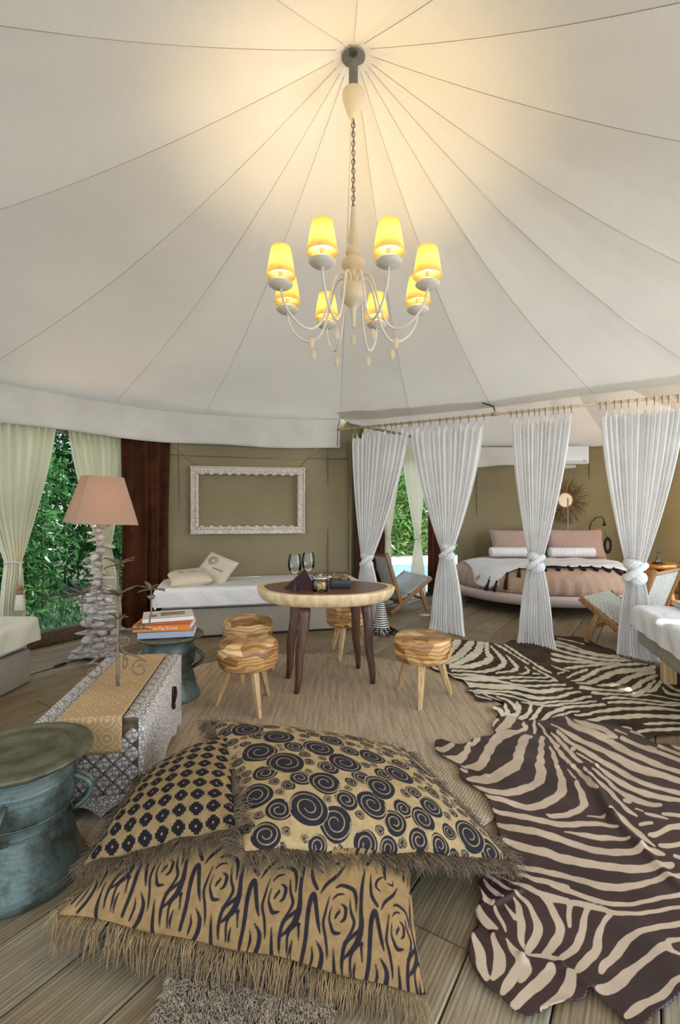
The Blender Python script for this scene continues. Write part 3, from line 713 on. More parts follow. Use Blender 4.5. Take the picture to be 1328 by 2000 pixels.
for i in range(8):
    th = math.radians(22.5+45*i); dx, dy = math.cos(th), math.sin(th)
    prof2 = [(.03,2.56), (.045,2.615), (.075,2.64), (.11,2.61), (.135,2.53), (.16,2.43), (.2,2.345), (.25,2.305), (.31,2.315), (.37,2.365), (.41,2.43), (.425,2.50)]
    # smooth
    pts = []
    for q in range(len(prof2)-1):
        p0 = prof2[max(0,q-1)]; p1 = prof2[q]; p2 = prof2[q+1]; p3 = prof2[min(len(prof2)-1,q+2)]
        for s_ in range(4):
            t = s_/4
            f = lambda a0,a1,a2,a3: .5*((2*a1)+(-a0+a2)*t+(2*a0-5*a1+4*a2-a3)*t*t+(-a0+3*a1-3*a2+a3)*t**3)
            pts.append((f(p0[0],p1[0],p2[0],p3[0]), f(p0[1],p1[1],p2[1],p3[1])))
    pts.append(prof2[-1])
    mb = MB(); mb.tube([(r*dx, r*dy, z-2.35) for r, z in pts], .0065, 8); arm = mb.build('arm', M['white'], ch)
    c = (RR*dx, RR*dy, 0)
    mb = MB(); mb.lathe([(.012,.145), (.05,.153), (.066,.166), (.067,.172), (.05,.184), (.02,.19)], 24, c); mb.build('saucer', M['white'], arm)
    mb = MB(); mb.lathe([(.012,.188), (.012,.235)], 12, c); mb.build('candle_sleeve', M['ceramic'], arm)
    mb = MB(); mb.ball((c[0], c[1], .275), (.019,.019,.034), 12, 8); mb.build('bulb', M['bulb'], arm)
    mb = MB(); mb.lathe([(.078,.21), (.052,.365)], 28, c, caps=False); sh = mb.build('shade', M['shade_yellow'], arm); solid(sh, .001)
    light('bulb_light', 'POINT', (CX+c[0], CY+c[1], 2.35+.305), energy=6.5, color=(1,.76,.38), size=.02)
    mb = MB(); mb.tube([(.25*dx, .25*dy, -.05), (.25*dx, .25*dy, -.085)], .0012, 4); drop_mb(mb, (.25*dx, .25*dy, -.085), 1.1); mb.build('pendant_drop', M['shell'], arm)
mb = MB(); mb.tube([(0,0,zc(640)), (0,0,zc(652))], .0015, 4); drop_mb(mb, (0,0,zc(650)), 1.1); mb.build('pendant_drop', M['shell'], ch)
# ------------------------------------------------------------ table
TX, TY, TZ = -.11, 3.76, .72
tb = thing('dining_table', 'oval live-edge slab table with dark heartwood centre on splayed tapered legs', 'table', (TX, TY, 0))
def tr(t):
    x = .53*math.cos(t); y = .42*math.sin(t)
    k = 1+.02*math.sin(3*t+1)+.012*math.sin(5*t)
    if math.cos(t) < -.8: k *= 1+.035*(-math.cos(t)-.8)/.2
    return x*k, y*k
mb = MB(); n = 96; rows = [(.86,TZ-.095,1), (.93,TZ-.085,1), (.975,TZ-.05,1), (1.0,TZ-.012,1), (.992,TZ-.002,1), (.97,TZ,1), (.89,TZ,1), (.6,TZ,0), (.2,TZ,0)]
vs = []
for ri, (k, z, mi) in enumerate(rows):
    for i in range(n):
        x, y = tr(2*PI*i/n)
        kk = k*(1+.014*noise.noise(Vector((math.cos(2*PI*i/n)*2, math.sin(2*PI*i/n)*2, k)))*(1 if k != .89 else 1.6))
        vs.append((x*kk, y*kk, z))
fs = []; ms = []
for a_ in range(len(rows)-1):
    for i in range(n): mb_i = 0; fs.append((a_*n+i, a_*n+(i+1)%n, (a_+1)*n+(i+1)%n, (a_+1)*n+i)); ms.append(1 if a_ >= 6 else 0)
fs.append(tuple(range(n))[::-1]); ms.append(0); fs.append(tuple((len(rows)-1)*n+i for i in range(n))); ms.append(1)
mb.add(vs, fs); mb.m = ms; mb.build('tabletop', None, tb, mats=[M['sap'], M['heart']])
for (fx, fy, tx, ty, sap) in ((-.31,3.43,-.25,3.50,1), (-.405,3.75,-.345,3.80,0), (.15,3.99,.115,3.92,0), (.245,3.63,.195,3.68,0)):
    mb = MB(); pts = []; rad = []
    for q in range(9):
        f = q/8; pts.append((fx+(tx-fx)*f-TX+.006*math.sin(q*1.3), fy+(ty-fy)*f-TY, .007+(TZ-.10)*f)); rad.append(.018+.026*f**.7)
    mb.tube(pts, rad, 14)
    for q, f in enumerate(mb.f):
        if sap and len(f) == 4 and (f[0] % 14) in (11, 12, 13, 0, 1): mb.m[q] = 1
    mb.build('leg', None, tb, mats=[M['leg_heart'], M['leg_sap']])
# ------------------------------------------------------------ stools
def make_stool(name, label, x, y, rz, feet=None):
    t = thing(name, label, 'stool', (x, y, 0), rz, 'round patchwork teak stools around the table')
    r = .198; mb = MB(); k = [(.0,.275)]
    mb.lathe([(.14,.272), (.172,.280), (.190,.300), (.197,.325), (.2,.37), (.199,.41), (.192,.435), (.176,.449), (.15,.455), (.07,.456)], 48, wob=lambda a_, z: 1+.006*math.sin(3*a_+z*40))
    mb.build('seat', M['stoolwood'], t)
    for q in range(3):
        a_ = 2*PI*q/3; ca, sa = math.cos(a_), math.sin(a_); mb = MB()
        mb.tube([(.215*ca, .215*sa, .006), (.19*ca, .19*sa, .08), (.155*ca, .155*sa, .18), (.12*ca, .12*sa, .285)], [.015, .02, .026, .031], 6)
        for i in range(len(mb.sm)): mb.sm[i] = False
        mb.build('leg', M['pale_wood'], t)
    return t
st = make_stool('stool', 'patchwork teak stool with banded side, nearest, in front of another stool', -.61, 3.21, math.radians(-60))
s2 = copy_tree(st); s2.location = (-.735, 3.86, 0); s2.rotation_euler.z = .5; s2['label'] = 'patchwork teak stool half hidden behind the nearest stool by the daybed'
s3 = copy_tree(st); s3.location = (.07, 4.4, 0); s3.rotation_euler.z = math.radians(-110); s3['label'] = 'patchwork teak stool behind the table legs'
s4 = copy_tree(st); s4.location = (.575, 3.36, 0); s4.rotation_euler.z = math.radians(-105); s4['label'] = 'patchwork teak stool standing alone to the right of the table'
# ------------------------------------------------------------ things on the table
def goblet(x, y, label):
    t = thing('wine_glass', label, 'glass', (x, y, TZ), 0, 'wine glasses on the table')
    mb = MB(); mb.lathe([(.034,0.001), (.034,.003), (.008,.008), (.0035,.02), (.0035,.115), (.008,.122)], 24); mb.build('stem', M['glass'], t)
    mb = MB(); outer = [(.006,.12), (.03,.128), (.046,.15), (.052,.18), (.049,.22), (.041,.265)]; 
    mb.lathe(outer, 28, caps=False); mb.build('bowl', M['glass'], t)
goblet(-.335, 3.58, 'large clear wine glass in front of the plum napkin'); goblet(-.245, 3.74, 'large clear wine glass behind the folded napkin')
np_ = thing('napkin', 'dark plum napkin folded into two upright triangles on the table', 'napkin', (-.27, 3.68, TZ))
mb = MB()
mb.add([(-.155,-.02,.001), (.02,-.045,.001), (.0,.01,.145), (-.0,.03,.14), (-.02,.06,.001)], [(0,1,2), (0,2,3), (0,3,4), (1,4,3,2)], smooth=False)
mb.build('left_fold', M['napkin'], np_)
mb = MB(); mb.add([(.0,-.045,.001), (.095,-.05,.001), (.0,.01,.148), (.03,.06,.001)], [(0,1,2), (1,3,2), (0,2,3), (0,3,1)], smooth=False); mb.build('right_fold', M['napkin'], np_)
jr = thing('snack_jar', 'small glass jar of yellow crisps with a clear lid, between napkin and basket', 'jar', (-.145, 3.53, TZ))
mb = MB(); mb.lathe([(.01,.002), (.05,.002), (.058,.008), (.06,.03), (.058,.075), (.05,.088)], 28, caps=False); mb.build('jar_body', M['glass'], jr)
mb = MB(); mb.lathe([(.052,.088), (.062,.092), (.062,.104), (.05,.112), (.018,.113), (.018,.126), (.010,.13)], 28); mb.build('lid', M['steel'], jr)
mb = MB(); rn = random.Random(3)
for i in range(26):
    a_ = rn.uniform(0, 6.28); r = rn.uniform(0,.036); Mx = Matrix.Translation((r*math.cos(a_), r*math.sin(a_), rn.uniform(.018,.066))) @ Matrix.Rotation(rn.uniform(0,3), 4, (rn.random(), rn.random(), rn.random()))
    mb.ball((0,0,0), (.018,.013,.003), 8, 4, Mx)
tag(mb.build('crisps', M['candle'], jr), 'yellow crisps inside the jar', kind='stuff')
bk = thing('snack_basket', 'small square black bowl filled with brown wrapped snacks', 'bowl', (-.0, 3.72, TZ), .1)
mb = MB()
for s_ in (-1, 1): mb.box((s_*.073, 0, .033), (.008, .13, .064), bev=.003); mb.box((0, s_*.062, .033), (.146, .008, .064), bev=.003)
mb.box((0,0,.006), (.148,.128,.008)); mb.build('bowl', M['black'], bk)
mb = MB(); rn = random.Random(5)
for i in range(34):
    Mx = Matrix.Translation((rn.uniform(-.055,.055), rn.uniform(-.045,.045), rn.uniform(.05,.098))) @ Matrix.Rotation(rn.uniform(0,3), 4, (rn.random(), rn.random(), rn.random()))
    mb.box((0,0,0), (rn.uniform(.03,.05), rn.uniform(.02,.03), .006), Mx)
tag(mb.build('wrapped_snacks', M['straw'], bk), 'crumpled brown wrappers', kind='stuff')
# ------------------------------------------------------------ daybeds
def sheet_mesh(w, d, z0, z1, r, drop, seed=0, hem=.0, skirt_out=.02, nx=70, ny=50):
    """cloth lying over a mattress w x d (local, origin at a corner), hanging over edges"""
    V = np.zeros((nx+1, ny+1, 3)); ex = drop; 
    for i in range(nx+1):
        for j in range(ny+1):
            a_ = -ex+(w+2*ex)*i/nx; b_ = -ex+(d+2*ex)*j/ny
            ox = max(0, -a_, a_-w); oy = max(0, -b_, b_-d)
            x = min(max(a_, 0), w); y = min(max(b_, 0), d); o_ = math.hypot(ox, oy) if ox and oy else max(ox, oy)
            o_ = min(o_, ex*1.12)
            sgx = -1 if a_ < 0 else 1; sgy = -1 if b_ < 0 else 1
            ang = min(1, o_/(r*PI/2)); 
            hx = (ox/(ox+oy)) if ox+oy > 0 else 0; hy = 1-hx if ox+oy > 0 else 0
            outw = r*math.sin(ang*PI/2); dn = r*(1-math.cos(ang*PI/2))+max(0, o_-r*PI/2)
            wv = .006*math.sin((a_+b_)*23+seed)+.008*noise.noise(Vector((a_*5, b_*5, seed)))
            if o_ > r: outw += wv+skirt_out*(o_/ex)*.5
            V[i, j] = (x+sgx*hx*outw, y+sgy*hy*outw, z1-dn+(.004*noise.noise(Vector((a_*3, b_*3, seed+4))) if o_ == 0 else 0))
    return V
def daybed(label, loc, rz, w, d, zb, zt, drop, legs=False, sheet='white_sheet', z_base0=.02):
    t = thing('daybed', label, 'daybed', loc, rz)
    mb = MB(); mb.box((w/2, d/2, (z_base0+zb)/2), (w-.02, d-.02, zb-z_base0), bev=.02); mb.build('base', M['grey_skirt'], t)
    mb = MB(); mb.box((w/2, d/2, (zb+zt)/2-.004), (w-.03, d-.03, zt-zb-.02), bev=.05); mb.build('mattress', M['white_sheet'], t)
    o = build_grid('sheet', sheet_mesh(w, d, 0, zt, .045, drop, len(label)), M[sheet], t)
    return t
db = daybed('long low daybed with white sheet and grey skirt along the olive wall', (-1.83, 4.86, 0), math.radians(13.5), 2.12, .74, .30, .53, .21)
db2 = daybed('daybed corner with cream sheet and beige skirt at the left edge', (-3.22, 1.95, 0), math.radians(2.5), .78, 1.80, .26, .5, .20, sheet='cream_sheet', z_base0=.004)
db2.rotation_euler.z = math.radians(-3)
t = thing('daybed', 'daybed with white sheet, grey base and square wooden leg at the right edge', 'daybed', (2.56, 4.16, 0), math.radians(-105))
# local x runs towards the camera, local y to the right-hand side (+X)
mb = MB(); mb.box((.95,.42,.255), (1.9,.84,.17), bev=.03); mb.build('base', M['grey_skirt'], t)
mb = MB(); mb.box((.95,.42,.40), (1.86,.80,.14), bev=.05); mb.build('mattress', M['white_sheet'], t)
build_grid('sheet', sheet_mesh(1.9, .84, 0, .5, .05, .20, 2), M['white_sheet'], t)
for (x, y) in ((.50,.06), (1.85,.06), (.50,.76), (1.85,.76)):
    mb = MB(); mb.box((x, y, .088), (.085,.085,.174), bev=.006); mb.build('leg', M['pale_wood'], t)
def pillow_mesh(w, h, t, n=26, pinch=.06):
    vs = []; fs = []
    for sgn in (1, -1):
        for i in range(n+1):
            for j in range(n+1):
                u = -1+2*i/n; v = -1+2*j/n
                e = (1-u**4)**.5*(1-v**4)**.5 if abs(u) < 1 and abs(v) < 1 else 0
                k = 1-pinch*(1-abs(u)**2*abs(v)**2)*(abs(u)**6*(1-v*v)+abs(v)**6*(1-u*u))*1.0
                vs.append((u*w/2*k, v*h/2*k, sgn*t/2*e**.8*(1+.06*noise.noise(Vector((u*2.5, v*2.5, sgn))))))
    m = (n+1)**2
    for s_ in (0, 1):
        for i in range(n):
            for j in range(n):
                a_ = s_*m+i*(n+1)+j; q = (a_, a_+n+1, a_+n+2, a_+1); fs.append(q if s_ == 0 else q[::-1])
    return vs, fs
def pillow(name, label, loc, rot, w, h, t, mat, cat='pillow', parent=None, group=None):
    mb = MB(); vs, fs = pillow_mesh(w, h, t); mb.add(vs, fs); o = mb.build(name, M[mat], parent)
    o.location = loc; o.rotation_euler = rot; tag(o, label, cat, group); return o
def text_on(parent, txt, size, loc, rot, mat, nm='printed_lettering'):
    cu = bpy.data.curves.new(nm, 'FONT'); cu.body = txt; cu.size = size; cu.align_x = 'CENTER'; cu.align_y = 'CENTER'; cu.extrude = .0006; cu.resolution_u = 2
    o = bpy.data.objects.new(nm, cu); C.objects.link(o); dg = bpy.context.evaluated_depsgraph_get(); me = bpy.data.meshes.new_from_object(o.evaluated_get(dg)); C.objects.unlink(o)
    bpy.data.objects.remove(o); me.materials.clear(); me.materials.append(M[mat]); q = bpy.data.objects.new(nm, me); C.objects.link(q); q.parent = parent; q.location = loc; q.rotation_euler = rot; return q
p1 = pillow('scatter_cushion', 'beige linen cushion lying flat at the left end of the daybed', (-1.60,5.15,.60), (math.radians(12),math.radians(-4),math.radians(25)), .42, .36, .13, 'linen_pillow', 'cushion')
p2 = pillow('scatter_cushion', 'beige linen cushion with round emblem leaning against the flat cushion', (-1.38,5.38,.66), (math.radians(48),math.radians(18),math.radians(-18)), .38, .36, .12, 'linen_pillow', 'cushion')
mb = MB()
for q in range(4):
    for s_ in range(3): mb.box((-.09+.06*s_+.01*q, .05-.035*q, .066-.002*abs(q-1.5)), (.045, .006, .001))
mb.build('printed_script', M['ink'], p1)
mb = MB(); mb.tube([(.05*math.cos(2*PI*k/20)-.06, .05*math.sin(2*PI*k/20)+.06, .060) for k in range(20)], .003, 4, closed=True)
mb.tube([(.03*math.cos(2*PI*k/14)-.06, .03*math.sin(2*PI*k/14)+.06, .062) for k in range(14)], .003, 4, closed=True)
for q in range(3): mb.box((.04, -.02-.04*q, .06-.004*q), (.16-.03*q, .008, .001))
mb.build('printed_emblem', M['ink'], p2)
bl = thing('folded_shawl', 'thin brown and cream shawl folded on the right end of the daybed', 'shawl', (-.12,5.74,.532), math.radians(14))
mb = MB(); mb.box((0,0,.014), (.42,.30,.026), bev=.012); mb.build('shawl', M['linen_pillow'], bl)
mb = MB()
for q in range(9): mb.tube([(-.2+.05*q, -.14, .031), (-.19+.05*q, 0, .031), (-.2+.05*q, .14, .031)], .008, 5, flat=.4)
mb.build('dark_stripes', M['tassel_dark'], bl)
tw = thing('folded_towel', 'beige towel folded on top of the daybed at the right edge', 'towel', (2.95,3.95,.503), math.radians(-15))
mb = MB(); mb.box((.12,.0,.012), (.55,.36,.022), bev=.01); mb.box((.12,.0,.034), (.53,.34,.02), bev=.01); mb.build('towel', M['linen_pillow'], tw)
# ------------------------------------------------------------ wall frame
fr = thing('empty_picture_frame', 'empty whitewashed carved wooden frame hanging on the olive wall', 'picture frame', (-1.10, 5.84, 1.44), math.radians(11))
FW, FH, FB = 1.34, .80, .085
def fbar(w, h, x, z, horizontal, sgn):
    mb = MB(); mb.box((x, 0, z), (w, .03, h), bev=.006)
    n = int((w if horizontal else h)/.035); rn = random.Random(int(x*10+z*7))
    for i in range(n):
        f = (i+.5)/n-.5; px = x+(f*w if horizontal else 0); pz = z+(f*h if not horizontal else 0)
        inn = .02*sgn
        if horizontal: pz -= inn
        else: px -= inn
        mb.ball((px, -.018, pz), (.017+.006*rn.random(), .014, .017+.006*rn.random()), 8, 6)
        if i % 3 == 0: mb.ball((px, -.02, pz-(inn*.9 if horizontal else 0)), (.03 if horizontal else .02, .016, .02 if horizontal else .03), 8, 6)
    return mb.build('frame_rail', M['fw'], fr)
M['fw'] = plain('whitewashed_carving', rgb(204,192,180), .8, .25, 40, .6, 60)
fbar(FW, FB, 0, FH/2-FB/2, True, 1); fbar(FW, FB, 0, -FH/2+FB/2, True, -1)
fbar(FB, FH-2*FB, -FW/2+FB/2, 0, False, -1); fbar(FB, FH-2*FB, FW/2-FB/2, 0, False, 1)
for a_ in ((0,FH/2-.006,FW+.02,.014), (0,-FH/2+.006,FW+.02,.014)): 
    mb = MB(); mb.box((a_[0], -.012, a_[1]), (a_[2], .05, a_[3]), bev=.003); mb.build('edge_moulding', M['fw'], fr)
for s_ in (-1,1):
    mb = MB(); mb.box((s_*(FW/2-.003), -.012, 0), (.014,.05,FH), bev=.003); mb.build('edge_moulding', M['fw'], fr)
# ------------------------------------------------------------ driftwood lamp
lp = thing('floor_lamp', 'tall lamp of stacked driftwood pieces with a square taupe shade by the left window', 'lamp', (-2.13, 4.30, 0))
rn = random.Random(21); z = .03; k = 0
while z < 1.19:
    f = z/1.19; R = .17*(1-f)**.9+.075
    for q in range(3 if f < .5 else 2):
        if q == 0: a_ = rn.uniform(-.9, .9)+.45; L = R*rn.uniform(.75,1.2); th = rn.uniform(.020,.030); cx = rn.uniform(-.04,.04); cy = rn.uniform(-.05,.05)
        elif q == 1: a_ = PI/2+rn.uniform(-.5,.5)+.45; L = R*rn.uniform(.5,.8); th = rn.uniform(.028,.040); cx = rn.uniform(-.05,.05)*(1.5-f); cy = -.03
        else: a_ = rn.uniform(0, PI); L = R*rn.uniform(.3,.5); th = rn.uniform(.028,.038); cx = rn.choice((-1,1))*R*.55; cy = -.04+rn.uniform(-.05,.05)
        th *= 1.35-.35*f; mb = MB(); pts = []; rad = []; m = 9; bend = rn.uniform(-.012,.012); tz = rn.uniform(-.18,.18); e1, e2 = rn.uniform(.3,1), rn.uniform(.3,1)
        for i in range(m):
            s_ = -1+2*i/(m-1); ex_ = e1 if s_ < 0 else e2; pts.append((s_*L*math.cos(a_)+cx, s_*L*math.sin(a_)*.8+cy, bend*(1-s_*s_)+tz*s_*.12))
            rad.append(max(.005, th*(1-abs(s_)**5)**.5*(1-(1-ex_)*abs(s_))*(1+.10*rn.uniform(-1,1))))
        mb.tube(pts, rad, 10, flat=.85); o = mb.build('driftwood_piece', M['drift'], lp); o.location = (0, 0, z+rn.uniform(-.004,.004)+(.022 if q == 1 else .008 if q else 0))
    z += .066 if f < .3 else .058
    k += 1
mb = MB(); mb.tube([(0,0,.02), (0,0,1.32)], .011, 8); mb.build('rod', M['antique'], lp)
def shade_corners(px, z, Y): return [P(p[0], p[1], Y) for p in px]
ang = math.radians(-50)
mb = MB(); R0, R1, h0, h1 = .355, .20, 1.20, 1.615
def sq(R, z, tilt=.03): return [Vector((R*math.cos(ang+PI/4+PI/2*i), R*math.sin(ang+PI/4+PI/2*i), z)) for i in range(4)]
vs = sq(R0, h0)+sq(R1, h1); mb.add(vs, [(0,1,5,4), (1,2,6,5), (2,3,7,6), (3,0,4,7)], smooth=False)
sh = mb.build('lamp_shade', M['shade_taupe'], lp); solid(sh, .003, 0); sh.location = (0,0,0); sh.rotation_euler = (0, math.radians(2.5), 0); sh.location = (-.055, 0, 0)
mb = MB(); mb.ball((0,0,1.36), (.03,.03,.042), 12, 8); mb.build('bulb', M['bulb'], lp)
light('lamp_light', 'POINT', (-2.13,4.30,1.36), energy=15, color=(1,.68,.32), size=.04)
mb = MB(); c0 = [(-.16,-.10,.012), (-.25,-.30,.008), (-.36,-.52,.008), (-.55,-.70,.008), (-.68,-.62,.008), (-.80,-.60,.008)]
mb.tube([Vector(p) for p in c0], .004, 6); mb.tube([(-.205,-.19,.014), (-.245,-.28,.014)], .012, 8); mb.build('power_cord', M['black'], lp)
# ------------------------------------------------------------ bronze drums
def drum(label, x, y, rz=0, s=1.0):
    t = thing('bronze_drum', label, 'drum table', (x, y, 0), rz, 'verdigris bronze drums')
    mb = MB(); mb.lathe([(.196,.0), (.204,.006), (.204,.03), (.190,.06), (.176,.11), (.163,.16), (.150,.21), (.146,.235), (.150,.245), (.168,.258), (.172,.29), (.170,.33), (.164,.355), (.157,.39), (.162,.41), (.178,.430)], 56); mb.build('body', M['bronze'], t)
    mb = MB()
    for z_, r_ in ((.036,.2),(.205,.154),(.25,.163),(.345,.168),(.395,.161)): mb.tube([(r_*math.cos(2*PI*k/48), r_*math.sin(2*PI*k/48), z_) for k in range(48)], .0035, 6, closed=True)
    mb.build('raised_bands', M['bronze'], t)
    mb = MB(); mb.lathe([(.17,.428), (.222,.430), (.231,.436), (.231,.446), (.224,.452), (.2,.453), (.198,.451), (.16,.451), (.158,.453), (.1,.453), (.098,.451), (.05,.452), (.03,.456), (.01,.457)], 64); mb.build('drumhead', M['bronze_top'], t)
    for q in range(4):
        a_ = math.radians(-98+90*q+(8 if q % 2 else 0)); ca, sa = math.cos(a_), math.sin(a_); mb = MB()
        tv = Vector((-sa, ca, 0)); rv = Vector((ca, sa, 0))
        for off in (-.016, .016):
            pts = [rv*(.163+.062*math.sin(PI*i/12)**.8)+Vector((0,0,.215+.125*i/12))+tv*off for i in range(13)]
            mb.tube(pts, .010, 8)
        for i in (2, 5, 8): mb.tube([rv*(.163+.062*math.sin(PI*i/11)**.8)+Vector((0,0,.215+.125*i/11))+tv*o_ for o_ in (-.02,.02)], .007, 6)
        mb.build('handle', M['bronze'], t)
    return t
drum('large verdigris bronze drum table in the left foreground', -1.14, 1.73, math.radians(20))
drum('verdigris bronze drum table behind the carved chest, carrying a stack of books', -1.19, 3.38, math.radians(8))
# books on the far drum
def book(label, z, w, d, h, col, rz, x=-1.19, y=3.36):
    cm = plain('cover_'+label.split()[0], col, .4, .06); t = thing('book', label, 'book', (x, y, z), rz, 'hardback books stacked on the drum table')
    mb = MB(); mb.box((0,0,.0015), (w, d, .003)); mb.box((0,0,h-.0015), (w, d, .003)); mb.box((0,-d/2+.0015,h/2), (w,.003,h)); mb.build('cover', cm, t)
    mb = MB(); mb.box((.0,.002,h/2), (w-.012,d-.01,h-.006)); mb.build('pages', M['paper'], t); return t
z0 = .458
book('grey-blue thick book at the bottom of the stack', z0, .36, .27, .042, rgb(150,156,170), math.radians(12))
bo = book('orange spined book in the middle of the stack', z0+.043, .37, .27, .045, rgb(206,118,46), math.radians(8), -1.21)
text_on(bo, "I Quest Figs Ricette", .026, (0,-.1365,.022), (PI/2,0,0), 'paper', 'spine_lettering')
book('thin red-orange book under the top book', z0+.089, .30, .22, .012, rgb(196,96,50), math.radians(16), -1.18)
tpb = book('white illustrated book on top of the stack', z0+.102, .33, .25, .028, rgb(214,206,194), math.radians(20), -1.20, 3.38)
mb = MB(); mb.box((.03,.0,.0288), (.16,.12,.0012)); mb.box((-.1,-.04,.0288), (.05,.08,.0012)); mb.build('cover_picture', plain('cover_picture', rgb(150,120,104), .5, .4, 14), tpb)
# ------------------------------------------------------------ carved chest
CA = Vector((-.83,2.05)); CB = Vector((-.968,2.957)); CD = Vector((-1.255,2.0)); 
cl = (CB-CA); clen = cl.length; cl.normalize(); cw = Vector((-cl.y, cl.x)); cwid = .435
chz = .43
def C3(u, v, z): p = CA+cl*u+cw*v; return Vector((p.x, p.y, z))   # u along length (away), v towards left
chest = thing('carved_chest', 'whitewashed carved wooden chest with square carved tiles, partly under a golden runner', 'chest', (CA.x, CA.y, 0), math.atan2(cl.y, cl.x))
# local frame: x along length (away from camera), y to the left
def carve(name, base, groove, scale, kind):
    m, nt, N, L, b = nmat(name); v = coords(N, L)
    vo = N.new('ShaderNodeTexVoronoi'); vo.inputs['Scale'].default_value = scale; vo.feature = 'DISTANCE_TO_EDGE' ; L.new(v, vo.inputs['Vector'])
    n = noise_n(N, L, v, scale*.7, 4)
    h = ramp(N, L, vo.outputs['Distance'], [(.02,(0,0,0,1)), (.16,(1,1,1,1))])
    col = mix(N, L, h, groove, base); col = mix(N, L, .5, col, ramp(N, L, n, [(.35, rgb(150,128,108)), (.6, (1,1,1,1))]), 'MULTIPLY')
    L.new(col, b.inputs['Base Color']); b.inputs['Roughness'].default_value = .85; bump(N, L, h, b, .8, .004); return m
M['carve_side'] = carve('fine_carving', rgb(236,230,222), rgb(158,146,130), 75, 0)
M['carve_tile'] = carve('tile_carving', rgb(212,204,196), rgb(140,122,104), 60, 0)
mb = MB(); th = .025
mb.box((clen/2, th/2, chz/2+.05), (clen, th, chz-.10), bev=.004)                    # right side wall
mb.build('right_side_panel', M['carve_side'], chest)
mb = MB(); mb.box((clen/2, cwid-th/2, chz/2+.05), (clen, th, chz-.10), bev=.004); mb.build('left_side_panel', M['carve_side'], chest)
mb = MB(); mb.box((clen-th/2, cwid/2, chz/2+.05), (th, cwid, chz-.10), bev=.004); mb.build('back_panel', M['carve_side'], chest)
mb = MB(); mb.box((th/2+.004, cwid/2, chz/2+.05), (th, cwid-.004, chz-.10), bev=.004); mb.build('front_panel', M['dark_board'], chest)
mb = MB(); mb.box((clen/2, cwid/2, chz-.014), (clen-.004, cwid-.004, .022), bev=.003); mb.build('lid', M['dark_board'], chest)
# scalloped aprons
def apron(p0, p1, th):
    p0 = Vector(p0); p1 = Vector(p1); mb = MB(); n = 40; top = .11
    d = (p1-p0); nr = Vector((-d.y, d.x, 0)).normalized()*th/2; vs = []; fs = []
    for i in range(n+1):
        f = i/n; s_ = abs(math.sin(f*PI*2.5))
        zb = .0 if (f < .08 or f > .92) else .02+.05*s_
        q = p0+d*f
        for o_ in (-1, 1): vs += [q+nr*o_+Vector((0,0,zb)), q+nr*o_+Vector((0,0,top))]
    for i in range(n):
        a_ = 4*i; b_ = 4*(i+1); fs += [(a_, b_, b_+1, a_+1), (a_+2, a_+3, b_+3, b_+2), (a_, a_+2, b_+2, b_), (a_+1, b_+1, b_+3, a_+3)]
    fs += [(0,1,3,2), (4*n, 4*n+2, 4*n+3, 4*n+1)]
    mb.add(vs, fs, smooth=False); return mb.build('scalloped_apron', M['carve_side'], chest)
apron((0.012,0,0), (0.012,cwid,0), .024); apron((0,.012,0), (clen,.012,0), .022); apron((0,cwid-.012,0), (clen,cwid-.012,0), .022)
# diamond tiles on the front
tmb = MB(); s_ = .0365
tmb.add([(0,-s_,0), (0,0,-s_), (0,s_,0), (0,0,s_), (-.008,-s_*.8,0), (-.008,0,-s_*.8), (-.008,s_*.8,0), (-.008,0,s_*.8)], [(0,1,5,4), (1,2,6,5), (2,3,7,6), (3,0,4,7), (4,5,6,7), (0,3,2,1)], smooth=False)
tmb.lathe([(.016,.0), (.013,.005), (.008,.003), (.004,.006)], 10, M=Matrix.Translation((-.008,0,0)) @ Matrix.Rotation(-PI/2, 4, 'Y'))
first = None; st_ = .0385
for i in range(-1, 13):
    for j in range(-1, 12):
        if (i+j) % 2: continue
        y = .01+i*st_; z = .085+j*st_
        if y < .03 or y > cwid-.03 or z < .095 or z > chz-.05: continue
        if first is None: first = tmb.build('carved_tile', M['carve_tile'], chest); o = first
        else: o = first.copy(); C.objects.link(o)
        o.location = (.0025, y, z)
# top border tiles
bmb = MB(); bmb.box((0,0,.003), (.078,.082,.006), bev=.002); bmb.lathe([(.022,.005), (.02,.0095), (.012,.008), (.004,.0105)], 10); firstb = None
for i in range(11):
    for v_ in (.046, cwid-.046):
        if firstb is None: firstb = bmb.build('border_tile', M['carve_tile'], chest); o = firstb
        else: o = firstb.copy(); C.objects.link(o)
        o.location = (.045+i*.083, v_, chz-.004)
mb = MB(); mb.ball((.62,-.006,.29), (.022,.008,.05), 10, 8); mb.ball((.60,-.012,.24), (.016,.01,.022), 8, 6); mb.tube([(.64,-.01,.33), (.62,-.02,.30), (.60,-.012,.26)], .008, 6); mb.build('latch', M['dark_iron'], chest)
# runner
rnm, nt, N, L, b = nmat('golden_runner'); v = coords(N, L); 
vo = N.new('ShaderNodeTexVoronoi'); vo.inputs['Scale'].default_value = 14; vo.inputs['Randomness'].default_value = 0; L.new(v, vo.inputs['Vector'])
ms_ = N.new('ShaderNodeMath'); ms_.operation = 'SINE'; mk = N.new('ShaderNodeMath'); mk.operation = 'MULTIPLY'; mk.inputs[1].default_value = 34; L.new(vo.outputs['Distance'], mk.inputs[0]); L.new(mk.outputs[0], ms_.inputs[0])
L.new(mix(N, L, .5, ramp(N, L, ms_.outputs[0], [(.45, rgb(158,126,84)), (.8, rgb(206,178,134))]), ramp(N, L, noise_n(N, L, v, 4), [(.3, rgb(166,134,88)), (.7, rgb(196,162,112))])), b.inputs['Base Color'])
b.inputs['Roughness'].default_value = .75; bump(N, L, noise_n(N, L, v, 300, 2), b, .4, .002); M['runner'] = rnm
